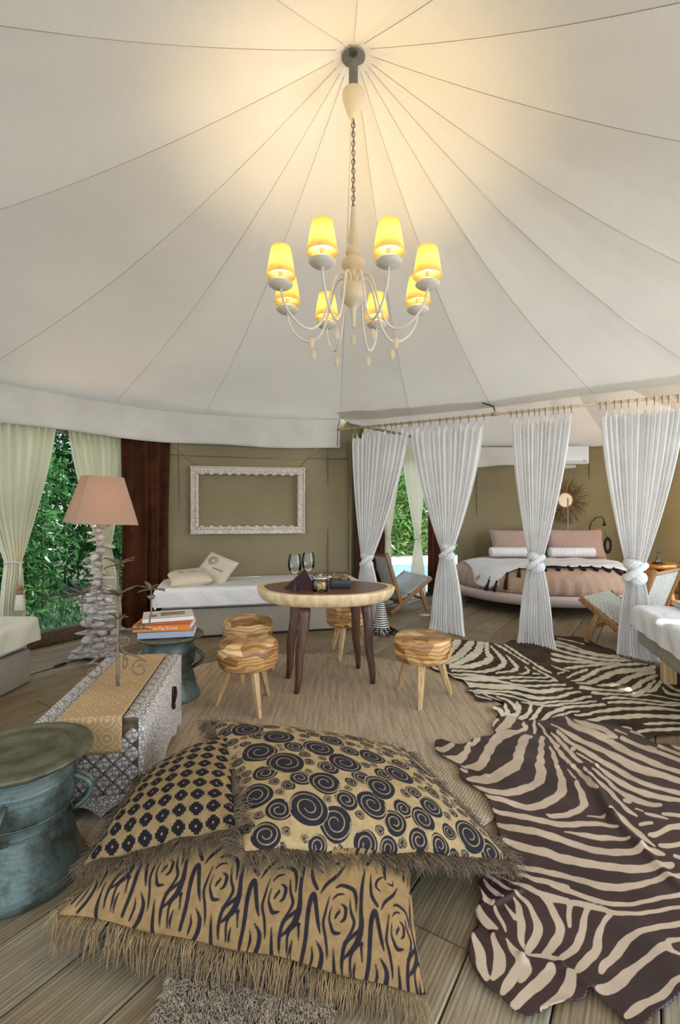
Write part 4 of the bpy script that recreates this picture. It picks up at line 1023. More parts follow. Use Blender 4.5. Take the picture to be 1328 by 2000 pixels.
V = np.zeros((31, 61, 3)); 
for i in range(31):
    for j in range(61):
        y = .085+(cwid-.175)*i/30; s_ = -.15+(.98+.15)*j/60
        wv = .003*noise.noise(Vector((y*12, s_*9, 0)))
        if s_ < 0: V[i, j] = (-.016+wv*1.5-.0*s_, y, chz+.012+s_)
        elif s_ > clen: V[i, j] = (clen+.012, y, chz+.010-(s_-clen))
        else: V[i, j] = (s_-.016*(1-min(1, s_/.05)), y, chz+.0125+abs(wv)*.6)
ru = build_grid('table_runner', V, M['runner']); ru.location = chest.location; ru.rotation_euler = chest.rotation_euler; solid(ru, .002, 1)
tag(ru, 'golden patterned cloth runner with circles draped over the carved chest', 'runner')
# ------------------------------------------------------------ iron candle stand on chest
cs = thing('candle_stand', 'antique metal three-armed candle stand with scrolls and leaves on the golden runner', 'candelabra', (-1.094, 2.38, chz+.014))
Zt = 1.06-chz-.014
mb = MB(); mb.tube([(0,0,0), (0,0,.04), (.0,0,.10), (0,0,.14), (0,0,Zt)], [.008,.011,.008,.0065,.006], 8); mb.ball((0,0,.09), (.008,.008,.012)); mb.ball((0,0,.27), (.006,.006,.01)); mb.build('stem', M['antique'], cs)
def spiral(c, r0, turns, a0, sgn, n=40, plane=0):
    return [Vector((c[0]+sgn*r0*(1-.72*i/n)*math.cos(a0+turns*2*PI*i/n), c[1], c[2]+r0*(1-.72*i/n)*math.sin(a0+turns*2*PI*i/n))) for i in range(n+1)]
def scroll_arm(rot, nm='scroll'):
    mb = MB(); R = Matrix.Rotation(rot, 4, 'Z')
    pts = [(.0,0,.20), (.035,0,.165), (.08,0,.15), (.12,0,.13)] + spiral((.108,0,.085), .045, 1.25, .9, 1)
    mb.tube([R @ Vector(p) for p in pts], .0042, 6); mb.tube([R @ p for p in spiral((.032,0,.225), .028, 1.3, -1.8, 1)], .004, 6)
    return mb.build(nm, M['antique'], cs)
scroll_arm(0); scroll_arm(math.radians(205)); scroll_arm(math.radians(95))
def leaf(mb, p, d, up, L, w):
    p = Vector(p); d = Vector(d).normalized(); s_ = d.cross(Vector(up)).normalized(); n_ = s_.cross(d)
    vs = []; m = 6
    for i in range(m+1):
        f = i/m; ww = w*math.sin(PI*min(.97, f*.9+.06))**.8; c = p+d*L*f+n_*(-.25*L*f*f)
        vs += [c+s_*ww/2, c-n_*.004, c-s_*ww/2]
    fs = []
    for i in range(m): fs += [(3*i, 3*i+3, 3*i+4, 3*i+1), (3*i+1, 3*i+4, 3*i+5, 3*i+2)]
    mb.add(vs, fs)
def leaf_cluster(c, n, L, parent, seed, mat='antique'):
    rn = random.Random(seed)
    for q in range(n):
        a_ = 2*PI*q/n+rn.uniform(-.3,.3); mb = MB(); leaf(mb, c, (math.cos(a_), math.sin(a_), rn.uniform(.1,.9)), (0,0,1), L*rn.uniform(.9,1.4), L*.36); o = mb.build('metal_leaf', M[mat], parent); solid(o, .0012, 0)
leaf_cluster((0,0,Zt-.02), 6, .075, cs, 1); leaf_cluster((0,0,Zt-.17), 7, .08, cs, 2); leaf_cluster((0,0,.33), 6, .05, cs, 3)
for sgn, ex, ez, sd in ((1,.165,.475,4), (-1,.175,.455,5)):
    mb = MB(); mb.tube([(0,0,.30), (sgn*.05,0,.275), (sgn*.11,0,.28), (sgn*.155,0,.31), (sgn*ex,0,.36), (sgn*ex,0,ez)], .004, 6); mb.build('arm', M['antique'], cs)
    mb = MB(); mb.lathe([(.004,.0), (.012,.004), (.018,.012), (.0185,.02), (.016,.02)], 12, (sgn*ex,0,ez-.05)); mb.build('candle_cup', M['antique'], cs)
    leaf_cluster((sgn*ex,0,ez), 6, .065, cs, sd); leaf_cluster((sgn*.10,0,.28), 3, .06, cs, sd+3)
# ------------------------------------------------------------ jute rug
mb = MB(); n = 90; ctr = Vector((-.28,3.05)); vs = []; Rg = 1.37
for ri, (k, z) in enumerate(((1,.001), (1.0,.009), (.99,.012), (.9,.012), (.5,.012), (.1,.012))):
    for i in range(n):
        a_ = 2*PI*i/n; r = Rg*k*(1+.006*math.sin(7*a_)+.004*math.sin(23*a_)); vs.append((r*math.cos(a_), r*math.sin(a_), z))
fs = []
for a_ in range(5):
    for i in range(n): fs.append((a_*n+i, a_*n+(i+1)%n, (a_+1)*n+(i+1)%n, (a_+1)*n+i))
fs.append(tuple(5*n+i for i in range(n))); mb.add(vs, fs); o = mb.build('jute_rug', M['jute']); o.location = (ctr.x, ctr.y, 0)
tag(o, 'large round woven jute rug under the table and stools', 'rug')
# ------------------------------------------------------------ zebra hides
def tr_crop(polys, ox, oy, sc): return [[(ox+x/sc, oy+y/sc, max(w*.9, 13)/sc/2) for x, y, w in pl] for pl in polys]
def spline(pl, m=5):
    if len(pl) < 3: return pl
    out = []
    for q in range(len(pl)-1):
        p0 = pl[max(0,q-1)]; p1 = pl[q]; p2 = pl[q+1]; p3 = pl[min(len(pl)-1,q+2)]
        for s_ in range(m):
            t = s_/m
            out.append(tuple(.5*((2*b_)+(-a_+c_)*t+(2*a_-5*b_+4*c_-d_)*t*t+(-a_+3*b_-3*c_+d_)*t**3) for a_, b_, c_, d_ in zip(p0,p1,p2,p3)))
    out.append(pl[-1]); return out
def stripes_sdf(X, Y, polys):
    D = np.full(X.shape, -60.0)
    for pl in polys:
        pl = spline(pl, 4); a_ = np.array(pl)
        mnx, mxx, mny, mxy = a_[:,0].min()-30, a_[:,0].max()+30, a_[:,1].min()-30, a_[:,1].max()+30
        sel = (X > mnx) & (X < mxx) & (Y > mny) & (Y < mxy)
        if not sel.any(): continue
        x = X[sel]; y = Y[sel]; best = D[sel]
        for p, q in zip(pl[:-1], pl[1:]):
            dx, dy = q[0]-p[0], q[1]-p[1]; l2 = dx*dx+dy*dy+1e-9
            t = np.clip(((x-p[0])*dx+(y-p[1])*dy)/l2, 0, 1)
            d = (p[2]+(q[2]-p[2])*t)-np.hypot(x-p[0]-t*dx, y-p[1]-t*dy); best = np.maximum(best, d)
        D[sel] = best
    return D
Ca = [[(850,60,110),(790,130,100),(700,185,50)], [(690,80,40),(655,140,30)], [(1000,140,40),(900,200,50),(740,240,110),(650,330,110),(580,440,110),(520,550,110),(380,575,50),(310,560,20)],
 [(1050,225,30),(980,270,100),(930,400,110),(900,520,130),(780,610,140),(640,690,110),(480,700,90),(390,700,40)],
 [(1160,240,60),(1150,400,70),(1140,550,110),(1150,650,120),(1060,750,90),(880,820,80),(700,840,70),(480,800,50),(320,770,40)],
 [(1245,350,30),(1290,450,50),(1310,530,50),(1350,640,70),(1370,780,110),(1300,870,100),(1180,940,90),(1000,975,75),(800,930,65),(620,905,60),(440,890,50)],
 [(520,1020,20),(800,1060,50),(1050,1100,70),(1328,1145,70),(1464,1145,65),(1664,1140,55),(1824,1150,50),(1954,1185,20)],
 [(610,1140,30),(850,1190,70),(1100,1240,70),(1300,1300,80),(1514,1370,80),(1714,1420,85),(1964,1435,80),(2194,1430,60)],
 [(780,1330,60),(850,1355,90),(1000,1400,90),(1200,1440,90),(1328,1490,90),(1464,1525,90),(1664,1570,80),(1850,1600,90),(2100,1620,110),(2300,1600,90),(2500,1590,80)],
 [(400,330,60),(370,420,80),(300,490,100),(180,480,60),(80,460,20)], [(230,340,60),(150,390,60),(70,380,40)], [(500,280,60),(440,330,40)], [(310,600,20),(380,620,30)], [(970,120,40),(1000,150,20)], [(1080,100,30),(1085,180,40)],
 [(1130,120,14),(1230,230,20),(1328,330,40)]]
Cb = [[(250,710,40),(290,800,60),(335,910,90),(270,1000,80),(150,1050,60),(0,1060,50),(-54,1040,20)], [(120,1225,14),(300,1245,45),(450,1275,60),(650,1295,50),(820,1315,20)],
 [(150,60,20),(200,130,50),(350,190,60),(550,260,60),(700,340,70),(870,420,70),(1050,500,70),(1200,560,60),(1328,600,50),(1450,640,50)],
 [(230,95,20),(400,150,60),(520,180,50),(620,240,50),(680,260,20)], [(720,260,30),(850,310,40),(1000,365,45),(1180,430,45),(1328,490,40),(1450,540,40)],
 [(0,130,20),(120,190,30),(300,280,50),(500,360,60),(700,460,80),(900,560,90),(1100,620,70),(1328,700,60),(1450,740,60)],
 [(60,195,30),(200,300,40),(350,380,50),(500,470,60),(680,570,70),(850,670,70),(1050,750,60),(1328,820,60),(1450,850,60)],
 [(250,400,15),(360,460,30),(470,540,30),(600,640,50),(800,760,60),(1000,840,60),(1200,890,60),(1328,905,60),(1450,915,60)],
 [(420,570,20),(550,670,30),(700,800,50),(850,880,70),(1000,935,60),(1130,950,30)],
 [(0,200,20),(100,290,40),(190,400,50),(260,480,50),(320,520,20)], [(0,270,30),(80,400,50),(180,510,40),(280,600,40),(400,740,50),(470,810,30)],
 [(340,570,40),(420,670,50),(560,760,50),(660,870,45),(720,940,30),(800,1010,40),(880,1065,20)], [(160,580,20),(240,670,30)], [(215,357,50),(226,357,50)], [(760,900,50),(800,915,50)], [(920,1140,35),(1040,1140,35)], [(870,990,20),(950,1015,20)],
 [(970,1040,30),(1080,1070,40),(1200,1100,20)], [(1150,1040,40),(1328,1060,50),(1450,1070,50)], [(360,1060,15),(540,1060,35)], [(620,1000,60),(720,1080,60),(830,1180,60),(940,1270,60),(1060,1380,25)],
 [(930,1400,30),(1050,1440,80),(1160,1470,50)], [(1010,1240,40),(1080,1250,60),(1200,1200,60),(1328,1180,80),(1450,1170,80)], [(1120,1360,50),(1200,1370,60),(1328,1350,50),(1450,1340,50)], [(1280,1480,50),(1328,1500,50),(1400,1530,50)],
 [(990,330,14),(1080,360,25)], [(1100,330,20),(1200,370,50),(1328,420,45),(1450,460,40)], [(1220,310,14),(1328,360,40),(1450,400,40)], [(660,190,30),(770,230,20)], [(820,200,20),(960,240,30),(1000,265,14)]]
Cc = [[(620,0,40),(880,40,70),(1100,80,80),(1256,110,80)], [(680,85,40),(780,110,50),(880,150,60),(1050,190,70),(1256,250,70)],
 [(640,180,30),(780,230,60),(930,300,70),(1100,350,60),(1250,395,70)], [(930,290,60),(1020,400,70),(1100,530,90),(1160,680,110),(1160,830,130),(1080,950,130),(980,1050,90)],
 [(650,310,40),(760,400,60),(830,500,60),(880,620,90),(910,750,120),(890,850,130),(820,950,110),(770,1020,70)], [(620,380,30),(680,490,80),(700,600,90),(710,750,110),(720,880,80),(740,970,20)],
 [(1285,430,90),(1278,560,65),(1280,690,50)], [(320,110,50),(430,180,50),(530,250,40),(640,290,30)], [(265,170,30),(330,260,60),(430,340,80),(480,380,50)], [(215,280,30),(260,390,80),(310,430,60),(370,460,60)],
 [(440,100,14),(540,150,20),(640,190,30)], [(200,500,70),(250,600,120),(340,700,120),(430,740,30)], [(400,510,40),(440,590,50),(500,700,50),(530,770,30)], [(510,460,20),(580,540,40),(640,620,70)],
 [(145,850,60),(190,960,110),(230,1080,130),(250,1200,130),(300,1330,80)], [(380,830,60),(420,960,110),(460,1100,160),(450,1230,160),(380,1330,80)],
 [(540,870,40),(600,990,80),(690,1080,110),(700,1180,150),(640,1280,150),(560,1400,150),(500,1500,90)], [(780,1150,80),(800,1220,90),(740,1320,90),(700,1370,60)],
 [(1060,1230,150),(930,1370,180),(790,1510,160),(640,1650,130)], [(1300,1280,120),(1260,1450,200),(1150,1600,150),(970,1710,90)], [(1150,1110,70),(1000,1070,60),(880,1060,60),(800,1060,60)],
 [(200,60,80),(400,70,30),(560,60,30)]]
Cd = [[(-180,70,80),(0,110,70),(200,160,80),(450,230,90),(700,250,90),(900,220,90),(1100,140,80),(1200,120,60),(1328,120,70),(1450,120,70)],
 [(-180,210,70),(0,280,70),(200,350,70),(400,415,70),(650,440,60),(850,430,50),(1100,395,60),(1328,350,70),(1450,330,70)],
 [(-180,380,60),(0,410,60),(200,450,80),(400,500,70),(550,545,70),(800,550,55),(1100,530,50),(1328,505,50),(1450,500,50)],
 [(240,500,80),(190,640,90),(170,760,110),(130,900,110),(60,1000,110),(-60,1090,90)], [(520,560,80),(410,680,70),(370,800,110),(350,950,120),(270,1080,150),(170,1200,130),(100,1260,60)],
 [(1450,690,70),(1328,690,70),(1100,710,80),(900,760,90),(740,850,110),(620,960,140),(530,1080,130),(440,1170,130),(400,1270,70)],
 [(1450,1080,40),(1328,1050,40),(1230,1010,60),(1150,950,130),(1000,1050,110),(850,1160,110),(720,1260,150),(620,1380,190),(480,1480,170),(360,1460,80)], [(1450,850,60),(1328,860,60),(1200,890,90)],
 [(1450,1290,90),(1328,1340,90),(1230,1400,110),(1130,1520,130),(960,1640,120),(820,1720,150),(700,1790,90)]]
ZP2 = tr_crop(Ca, 840, 1400, 5.312)+tr_crop(Cb, 1078, 1400, 5.312)+tr_crop(Cc, 900, 1700, 6.036)+tr_crop(Cd, 1108, 1700, 6.036)
Ce = [[(230,130,90),(190,200,70),(140,270,40)], [(370,150,80),(290,240,90),(210,310,70),(130,330,30)], [(470,160,80),(440,240,90),(350,310,80),(240,360,40),(150,370,20)],
 [(535,170,50),(540,250,50),(575,310,70),(490,360,60),(350,395,45),(160,400,40)], [(580,185,20),(650,260,35),(710,330,60),(700,380,60),(600,430,40),(450,445,25),(170,440,20)],
 [(740,280,15),(810,350,35),(845,415,50),(770,450,30),(630,465,14)], [(930,400,15),(970,450,30),(930,470,20),(870,475,14)], [(1010,475,14),(1080,480,14)], [(620,165,14),(750,230,20),(870,310,20),(965,365,15)],
 [(720,170,14),(870,265,22),(1000,350,22),(1100,410,22),(1210,460,15)], [(1010,400,15),(1100,460,20),(1180,500,20),(1270,545,15)], [(-80,430,40),(0,420,40),(150,475,20),(350,480,25),(600,505,28),(850,515,22),(1180,512,15)],
 [(-60,350,60),(60,370,40),(160,350,20)],
 [(150,530,40),(350,520,50),(560,530,50),(750,570,25),(900,590,20),(1100,600,20),(1328,585,15)], [(790,540,14),(900,550,20),(1050,550,18),(1250,545,14)], [(300,600,70),(450,600,70),(650,610,60),(850,620,50),(1050,655,50),(1328,635,30)],
 [(340,665,15),(500,665,25),(750,660,25),(900,690,30),(1060,725,35),(1200,720,35),(1328,700,30)], [(400,690,15),(600,690,25),(800,715,25),(1000,765,22),(1150,770,22),(1328,755,20)], [(420,720,14),(580,765,20)], [(500,700,14),(680,770,15)],
 [(640,720,14),(760,765,25),(830,820,50),(860,880,50),(800,930,60)], [(720,800,30),(740,860,50),(760,920,60)], [(610,860,50),(660,870,50),(700,920,60)], [(850,780,20),(890,840,25)], [(980,780,30),(990,840,40),(950,900,50),(880,950,60)],
 [(1120,800,30),(1060,880,45),(1000,950,50),(960,985,30)], [(900,775,15),(1150,800,25),(1328,795,20)], [(1328,840,30),(1220,880,45),(1130,940,45),(1080,985,30)], [(1328,910,25),(1240,950,30),(1180,985,20)]]
Cf = [[(60,100,14),(200,130,14),(330,160,14)], [(0,130,25),(150,165,20),(300,215,18),(480,265,18),(700,290,14)], [(0,160,30),(200,215,28),(400,265,25),(600,300,22),(850,325,18)], [(0,205,30),(200,260,32),(400,300,30),(600,330,25),(850,345,18)],
 [(0,265,30),(150,300,30),(350,330,28),(430,350,15)], [(0,325,30),(120,345,30),(350,350,25),(700,360,18)], [(0,390,14),(110,430,20),(180,445,14)], [(60,465,14),(130,450,15)],
 [(130,410,18),(280,400,30),(480,375,30),(700,375,25),(1060,375,20)], [(150,510,14),(260,460,30),(360,430,25)], [(200,545,14),(300,525,40),(400,480,50),(520,420,40),(700,385,30)], [(250,570,15),(400,560,45),(560,500,60),(700,450,60),(900,430,50),(1060,410,40)],
 [(470,590,14),(650,585,40),(760,540,60),(900,480,50),(1060,450,40)], [(300,615,40),(450,640,30),(600,645,28),(780,640,40),(880,600,60),(960,540,50),(1080,490,40)], [(420,670,30),(550,690,25),(800,685,25),(950,650,60),(1030,580,40),(1070,540,30)],
 [(1000,660,25),(1080,620,50),(1120,560,50)], [(520,740,14),(620,725,25),(800,735,18),(1000,740,20),(1200,770,18),(1328,780,15),(1600,800,20)], [(820,705,14),(1000,690,15),(1200,725,15),(1328,750,15),(1600,760,20)], [(1190,560,35),(1230,610,30),(1328,660,30),(1600,700,30)],
 [(1150,620,20),(1200,670,30),(1328,700,20)], [(590,780,30),(700,768,28),(900,775,28),(1100,790,25),(1328,800,20),(1600,830,25)], [(0,540,15),(60,545,15)], [(0,580,15),(140,585,20)], [(0,635,25),(215,622,20)], [(0,725,30),(150,690,30),(260,665,30),(300,668,14)],
 [(0,760,15),(200,750,25),(380,720,30),(410,725,14)], [(0,800,14),(250,775,22),(460,768,15)], [(0,895,40),(80,840,40),(250,815,30),(500,800,25),(555,810,15)], [(0,950,40),(120,900,40),(200,870,20),(280,870,15)],
 [(240,905,20),(380,900,30),(480,865,35),(700,845,35),(900,835,40),(1100,835,38),(1328,860,35),(1600,890,35)], [(250,980,25),(420,960,40),(600,930,45),(800,915,45),(1050,915,45),(1328,930,45),(1600,950,40)], [(950,985,15),(1050,990,25),(1328,995,30),(1600,1000,30)],
 [(640,1070,30),(740,1050,60),(810,1050,50)], [(450,1030,15),(510,1035,20)], [(850,1090,25),(1000,1060,45),(1150,1050,35),(1328,1055,30),(1600,1060,30)]]
ZP1 = tr_crop(Ce, 850, 1230, 5.312)+tr_crop(Cf, 1078, 1230, 5.312)
OUT2 = [(850,1458),(866,1456),(890,1461),(915,1458),(940,1448),(961,1446),(965,1436),(961,1425),(972,1412),(999,1410),(1020,1418),(1045,1417),(1075,1414),(1103,1409),(1146,1419),(1198,1427),(1240,1437),(1262,1450),(1285,1459),(1310,1460),(1345,1470),(1420,1490),(1480,1560),(1500,1700),(1480,1850),(1420,1920),(1345,1940),(1310,1968),(1285,1995),(1240,2025),(1205,1990),(1165,1955),(1152,1940),(1142,1957),(1110,1968),(1074,1980),(1045,1991),(1025,1992),(1000,1978),(975,1952),(951,1938),(930,1908),(918,1885),(914,1865),(920,1840),(934,1812),(928,1788),(932,1778),(942,1768),(936,1745),(940,1718),(960,1690),(975,1640),(950,1570),(915,1540),(898,1528),(896,1506),(880,1494),(860,1484),(850,1472)]
OUT1 = [(833,1292),(850,1314),(869,1321),(888,1333),(903,1336),(915,1347),(912,1355),(925,1365),(931,1375),(955,1377),(978,1376),(985,1381),(970,1386),(960,1392),(972,1400),(970,1412),(1000,1425),(1060,1432),(1150,1448),(1215,1450),(1262,1446),(1285,1440),(1328,1437),(1400,1440),(1470,1425),(1480,1390),(1440,1350),(1390,1330),(1340,1318),(1290,1306),(1238,1298),(1215,1286),(1198,1272),(1176,1266),(1159,1257),(1136,1249),(1106,1246),(1078,1243),(1040,1249),(995,1255),(985,1262),(967,1260),(945,1258),(921,1255),(893,1251),(878,1256),(850,1268)]
def poly_sdf(X, Y, poly):
    D = np.full(X.shape, 1e9); inside = np.zeros(X.shape, bool); gx = np.zeros(X.shape); gy = np.zeros(X.shape)
    for i in range(len(poly)):
        p = poly[i]; q = poly[(i+1) % len(poly)]; dx, dy = q[0]-p[0], q[1]-p[1]; l2 = dx*dx+dy*dy+1e-12
        t = np.clip(((X-p[0])*dx+(Y-p[1])*dy)/l2, 0, 1); ex = p[0]+t*dx; ey = p[1]+t*dy; d = np.hypot(X-ex, Y-ey)
        m = d < D; D = np.where(m, d, D); gx = np.where(m, ex, gx); gy = np.where(m, ey, gy)
        c = ((p[1] > Y) != (q[1] > Y)) & (X < (q[0]-p[0])*(Y-p[1])/(q[1]-p[1]+1e-12)+p[0]); inside ^= c
    return np.where(inside, -D, D), gx, gy
def hide(name, label, outline, polys, mat, cell, z0, over=None):
    out = [tuple(G(px, py)[:2]) for px, py in spline([(a_, b_) for a_, b_ in outline]+[outline[0]], 4)[:-1]]
    A = np.array(out); x0, y0 = A.min(0)-.02; x1, y1 = A.max(0)+.02
    xs = np.arange(x0, x1, cell); ys = np.arange(y0, y1, cell); X, Y = np.meshgrid(xs, ys, indexing='ij')
    D, ex, ey = poly_sdf(X, Y, out); keep = D < cell*.55
    snap = keep & (D > -cell*.45); X = np.where(snap, ex, X); Y = np.where(snap, ey, Y)
    PX = 664+F_PX*X/Y; PY = 1000+F_PX*CH/Y
    ink = stripes_sdf(PX+.9*np.sin(Y*70)+.5*np.sin(X*160), PY+.5*np.sin(X*90), polys)
    Z = z0 + .004*np.sin(X*9+1)*np.sin(Y*7)+.004 + .003*np.sin(X*23+Y*17) + .010*np.exp(np.minimum(D, 0)/.02)*(.5+.5*np.sin(X*31+Y*27))
    if over is not None: Z = Z + over(X, Y)
    V = np.stack([X, Y, Z], -1); o = build_grid(name, V, mat, attrs={'ink': ink}, keep=keep); solid(o, .0025, 1); tag(o, label, 'rug', 'zebra hide rugs'); return o
def over1(X, Y):      # rides over the jute rug
    D = Rg-np.hypot(X-ctr.x, Y-ctr.y); return .012/(1+np.exp(-D/.02))
out1w = [tuple(G(px, py)[:2]) for px, py in OUT1]
def over2(X, Y):
    d, _, _ = poly_sdf(X, Y, out1w); r = over1(X, Y) + .016/(1+np.exp(d/.02))
    # raised folds (spine ridge and stitched creases)
    def ridge(a_, b_, w, h):
        a_ = G(*a_); b_ = G(*b_); dx, dy = b_.x-a_.x, b_.y-a_.y; t = np.clip(((X-a_.x)*dx+(Y-a_.y)*dy)/(dx*dx+dy*dy), 0, 1)
        return h*np.exp(-(np.hypot(X-a_.x-t*dx, Y-a_.y-t*dy)/w)**2)
    for s_ in (((1150,1520),(1195,1600),.022,.022), ((1195,1600),(1250,1660),.02,.018), ((1250,1660),(1330,1745),.018,.012), ((1085,1503),(1165,1500),.012,.010), ((965,1832),(1020,1880),.010,.010), ((1020,1880),(1095,1898),.010,.010), ((1095,1898),(1152,1940),.010,.010), ((965,1776),(1015,1745),.010,.009), ((900,1508),(950,1524),.01,.008)):
        r = r+ridge(*s_)
    return r
hide('zebra_hide', 'cream and brown zebra hide rug lying behind the darker hide, under the right curtain', OUT1, ZP1, M['zebra_pale'], .010, .006, over1)
z2 = hide('zebra_hide', 'glossy dark brown zebra hide rug in the right foreground beside the floor cushions', OUT2, ZP2, M['zebra_dark'], .0065, .007, over2)
# ------------------------------------------------------------ floor cushions
class Cushion:
    def __init__(s, corners, thick, n, inward=.035, sag=None, base=0.0):
        s.c = [Vector(p) for p in corners]; s.th = thick; s.n = n; s.inw = inward; s.sag = sag
        c = s.c; nn = (c[1]-c[0]).cross(c[3]-c[0]).normalized(); s.N = nn if nn.z > 0 else -nn; s.base = base
        u = np.linspace(0, 1, n+1); U, Vv = np.meshgrid(u, u, indexing='ij'); s.U, s.V = U, Vv
        a_, b_ = 2*U-1, 2*Vv-1
        k = s.inw; U2 = .5+.5*a_*(1-k*(1-b_**2)); V2 = .5+.5*b_*(1-k*(1-a_**2))
        pts = [np.array(q) for q in c]
        Pm = ((1-U2)*(1-V2))[..., None]*pts[0]+(U2*(1-V2))[..., None]*pts[1]+(U2*V2)[..., None]*pts[2]+((1-U2)*V2)[..., None]*pts[3]
        e = np.clip((1-np.abs(a_)**2.6), 0, 1)**.62*np.clip((1-np.abs(b_)**2.6), 0, 1)**.62
        wr = .007*np.sin(a_*9+b_*4)*np.sin(b_*7-a_*3)*(1-e)+.003*np.sin(a_*23)*np.sin(b_*19)*(1-e)
        s.top = Pm+(e*thick*.62+wr)[..., None]*np.array(s.N); s.bot = Pm-(e*thick*.38)[..., None]*np.array(s.N)
        s.bot[..., 2] = np.maximum(s.bot[..., 2], s.base); s.top[..., 2] = np.maximum(s.top[..., 2], s.base+.004)
        if sag: s.top = sag(s.top); s.bot = sag(s.bot)
        s.edge_w = (c[1]-c[0]).length; s.edge_h = (c[3]-c[0]).length
        du = np.linalg.norm(np.diff(s.top, axis=0), axis=2); dv = np.linalg.norm(np.diff(s.top, axis=1), axis=2)
        z_ = lambda a_, ax: np.concatenate([np.zeros_like(a_.take([0], ax)), np.cumsum(a_, ax)], ax)
        s.AV = z_(dv, 1); s.AU = z_(du, 0); m_ = s.AU[n//2, :]; s.AU = s.AU-m_[None, :]+s.AU[n//2, n//2]
    def uv_at(s, px, py):
        T = s.top; X = 664+F_PX*T[..., 0]/T[..., 1]; Y = 1000-F_PX*(T[..., 2]-CH)/T[..., 1]
        d = (X-px)**2+(Y-py)**2; i = np.unravel_index(np.argmin(d), d.shape); return s.AU[i], s.AV[i], T[i][1], d[i]**.5
    def build(s, name, label, ink, mat, fr_mat, strands, flen, seed, edges=(0,1,2,3), droop=1.0):
        root = thing(name, label, 'cushion', tuple(s.c[0])); o0 = np.array(s.c[0])
        build_grid('front_cloth', s.top-o0, mat, root, attrs={'ink': ink})
        k = max(1, s.n//60); build_grid('back_cloth', (s.bot-o0)[::k, ::k], M['burlap_back'], root)
        rn = np.random.RandomState(seed); T = s.top; n = s.n
        E = [T[:, 0], T[n, :], T[::-1, n], T[0, ::-1]]
        cen = T.mean((0,1)); mb = MB()
        for ei in edges:
            L = E[ei]; m = int(strands*(s.edge_w if ei % 2 == 0 else s.edge_h))
            ed = (L[-1]-L[0]); ed /= np.linalg.norm(ed)
            clump = rn.randn(40)*.25
            for q in range(m):
                f = (q+rn.rand())/m; p = L[int(f*n)]; out = np.cross(ed, np.array(s.N)); out /= np.linalg.norm(out)
                if np.dot(out, p-cen) < 0: out = -out
                cl_ = clump[int(f*39)]; l = flen*rn.uniform(.5, 1.15); d = out+ed*(cl_+rn.randn()*.25)+np.array((0,0,rn.uniform(-.1,.45))); d /= np.linalg.norm(d)
                pts = [p-out*.006]; cur = p.copy(); v = d.copy(); ns = 5
                for a_ in range(ns):
                    v = v+np.array((0,0,-.38*droop))+rn.randn(3)*.16; v /= np.linalg.norm(v); cur = cur+v*l/ns
                    cur[2] = max(cur[2], s.base+.003); pts.append(cur.copy())
                mb.tube([Vector(x_-o0) for x_ in pts], [.0014,.0013,.0012,.0011,.0009,.0006], 3)
        f_ = mb.build('fringe', fr_mat, root); tag(f_, kind='stuff'); return root
def seg_union(X, Y, polys):      # positive inside stroke, metric units
    return stripes_sdf_m(X, Y, polys)
def stripes_sdf_m(X, Y, polys, pad=.03):
    D = np.full(X.shape, -.05)
    for pl in polys:
        pl = spline(pl, 3); a_ = np.array(pl)
        sel = (X > a_[:,0].min()-pad) & (X < a_[:,0].max()+pad) & (Y > a_[:,1].min()-pad) & (Y < a_[:,1].max()+pad)
        if not sel.any(): continue
        x = X[sel]; y = Y[sel]; best = D[sel]
        for p, q in zip(pl[:-1], pl[1:]):
            dx, dy = q[0]-p[0], q[1]-p[1]; l2 = dx*dx+dy*dy+1e-12
            t = np.clip(((x-p[0])*dx+(y-p[1])*dy)/l2, 0, 1); best = np.maximum(best, (p[2]+(q[2]-p[2])*t)-np.hypot(x-p[0]-t*dx, y-p[1]-t*dy))
        D[sel] = best
    return D
# A: wood-grain cushion, B: spirals, C: small flowers
cA = Cushion([(-.83,1.42,.12), (.222,1.25,.05), (.27,1.86,.10), (-.62,2.02,.12)], .36, 260, base=.004)
motif = [[(-10,400,20),(5,250,24),(-5,100,26),(0,20,26),(20,0,24),(45,60,24),(75,140,20),(100,190,10)], [(80,235,10),(125,290,24),(120,380,26),(85,450,18)], [(50,270,8),(65,330,16),(45,420,10)],
 [(-60,95,18),(-110,140,18),(-165,200,20),(-175,300,20),(-160,390,10)], [(-50,180,16),(-90,195,16),(-120,260,14),(-115,330,14),(-105,400,8)], [(-55,190,16),(-40,270,10)], [(-85,280,8),(-90,340,15),(-80,400,8)],
 [(185,85,10),(195,60,16),(210,40,12),(200,30,6)], [(150,30,8),(145,90,12),(165,130,18),(190,160,20),(235,150,10)], [(215,0,8),(250,15,20),(250,70,18),(225,95,8)], [(125,-20,8),(115,60,14),(110,130,16),(140,200,16),(160,270,14),(165,320,6)],
 [(270,-40,8),(290,30,16),(320,80,18),(300,140,14),(260,200,6)], [(150,-10,8),(180,-45,12),(225,-60,8)], [(160,-80,8),(200,-105,18),(280,-100,22),(310,-60,20),(325,20,8)],
 [(350,-250,10),(345,-120,22),(355,0,22),(370,90,30),(350,190,32),(270,280,8)], [(-40,-230,8),(-20,-100,22),(30,-40,20)], [(60,-20,8),(90,-80,18),(160,-160,18),(200,-240,8)], [(60,-250,8),(20,-210,16),(10,-160,16),(50,-140,8)],
 [(100,-220,8),(150,-230,14),(150,-270,8)], [(200,240,8),(215,330,18),(230,430,24),(250,500,14)]]
per = .178; sc_ = per/440
polyA = []
for r in range(4):
    for c_ in range(-1, 9):
        ox = c_*per+.06+r*per*.62; oy = .165+r*.30
        for pl in motif: polyA.append([(ox+x*sc_, oy-y*sc_*1.0, w*sc_/2*1.25) for x, y, w in pl])
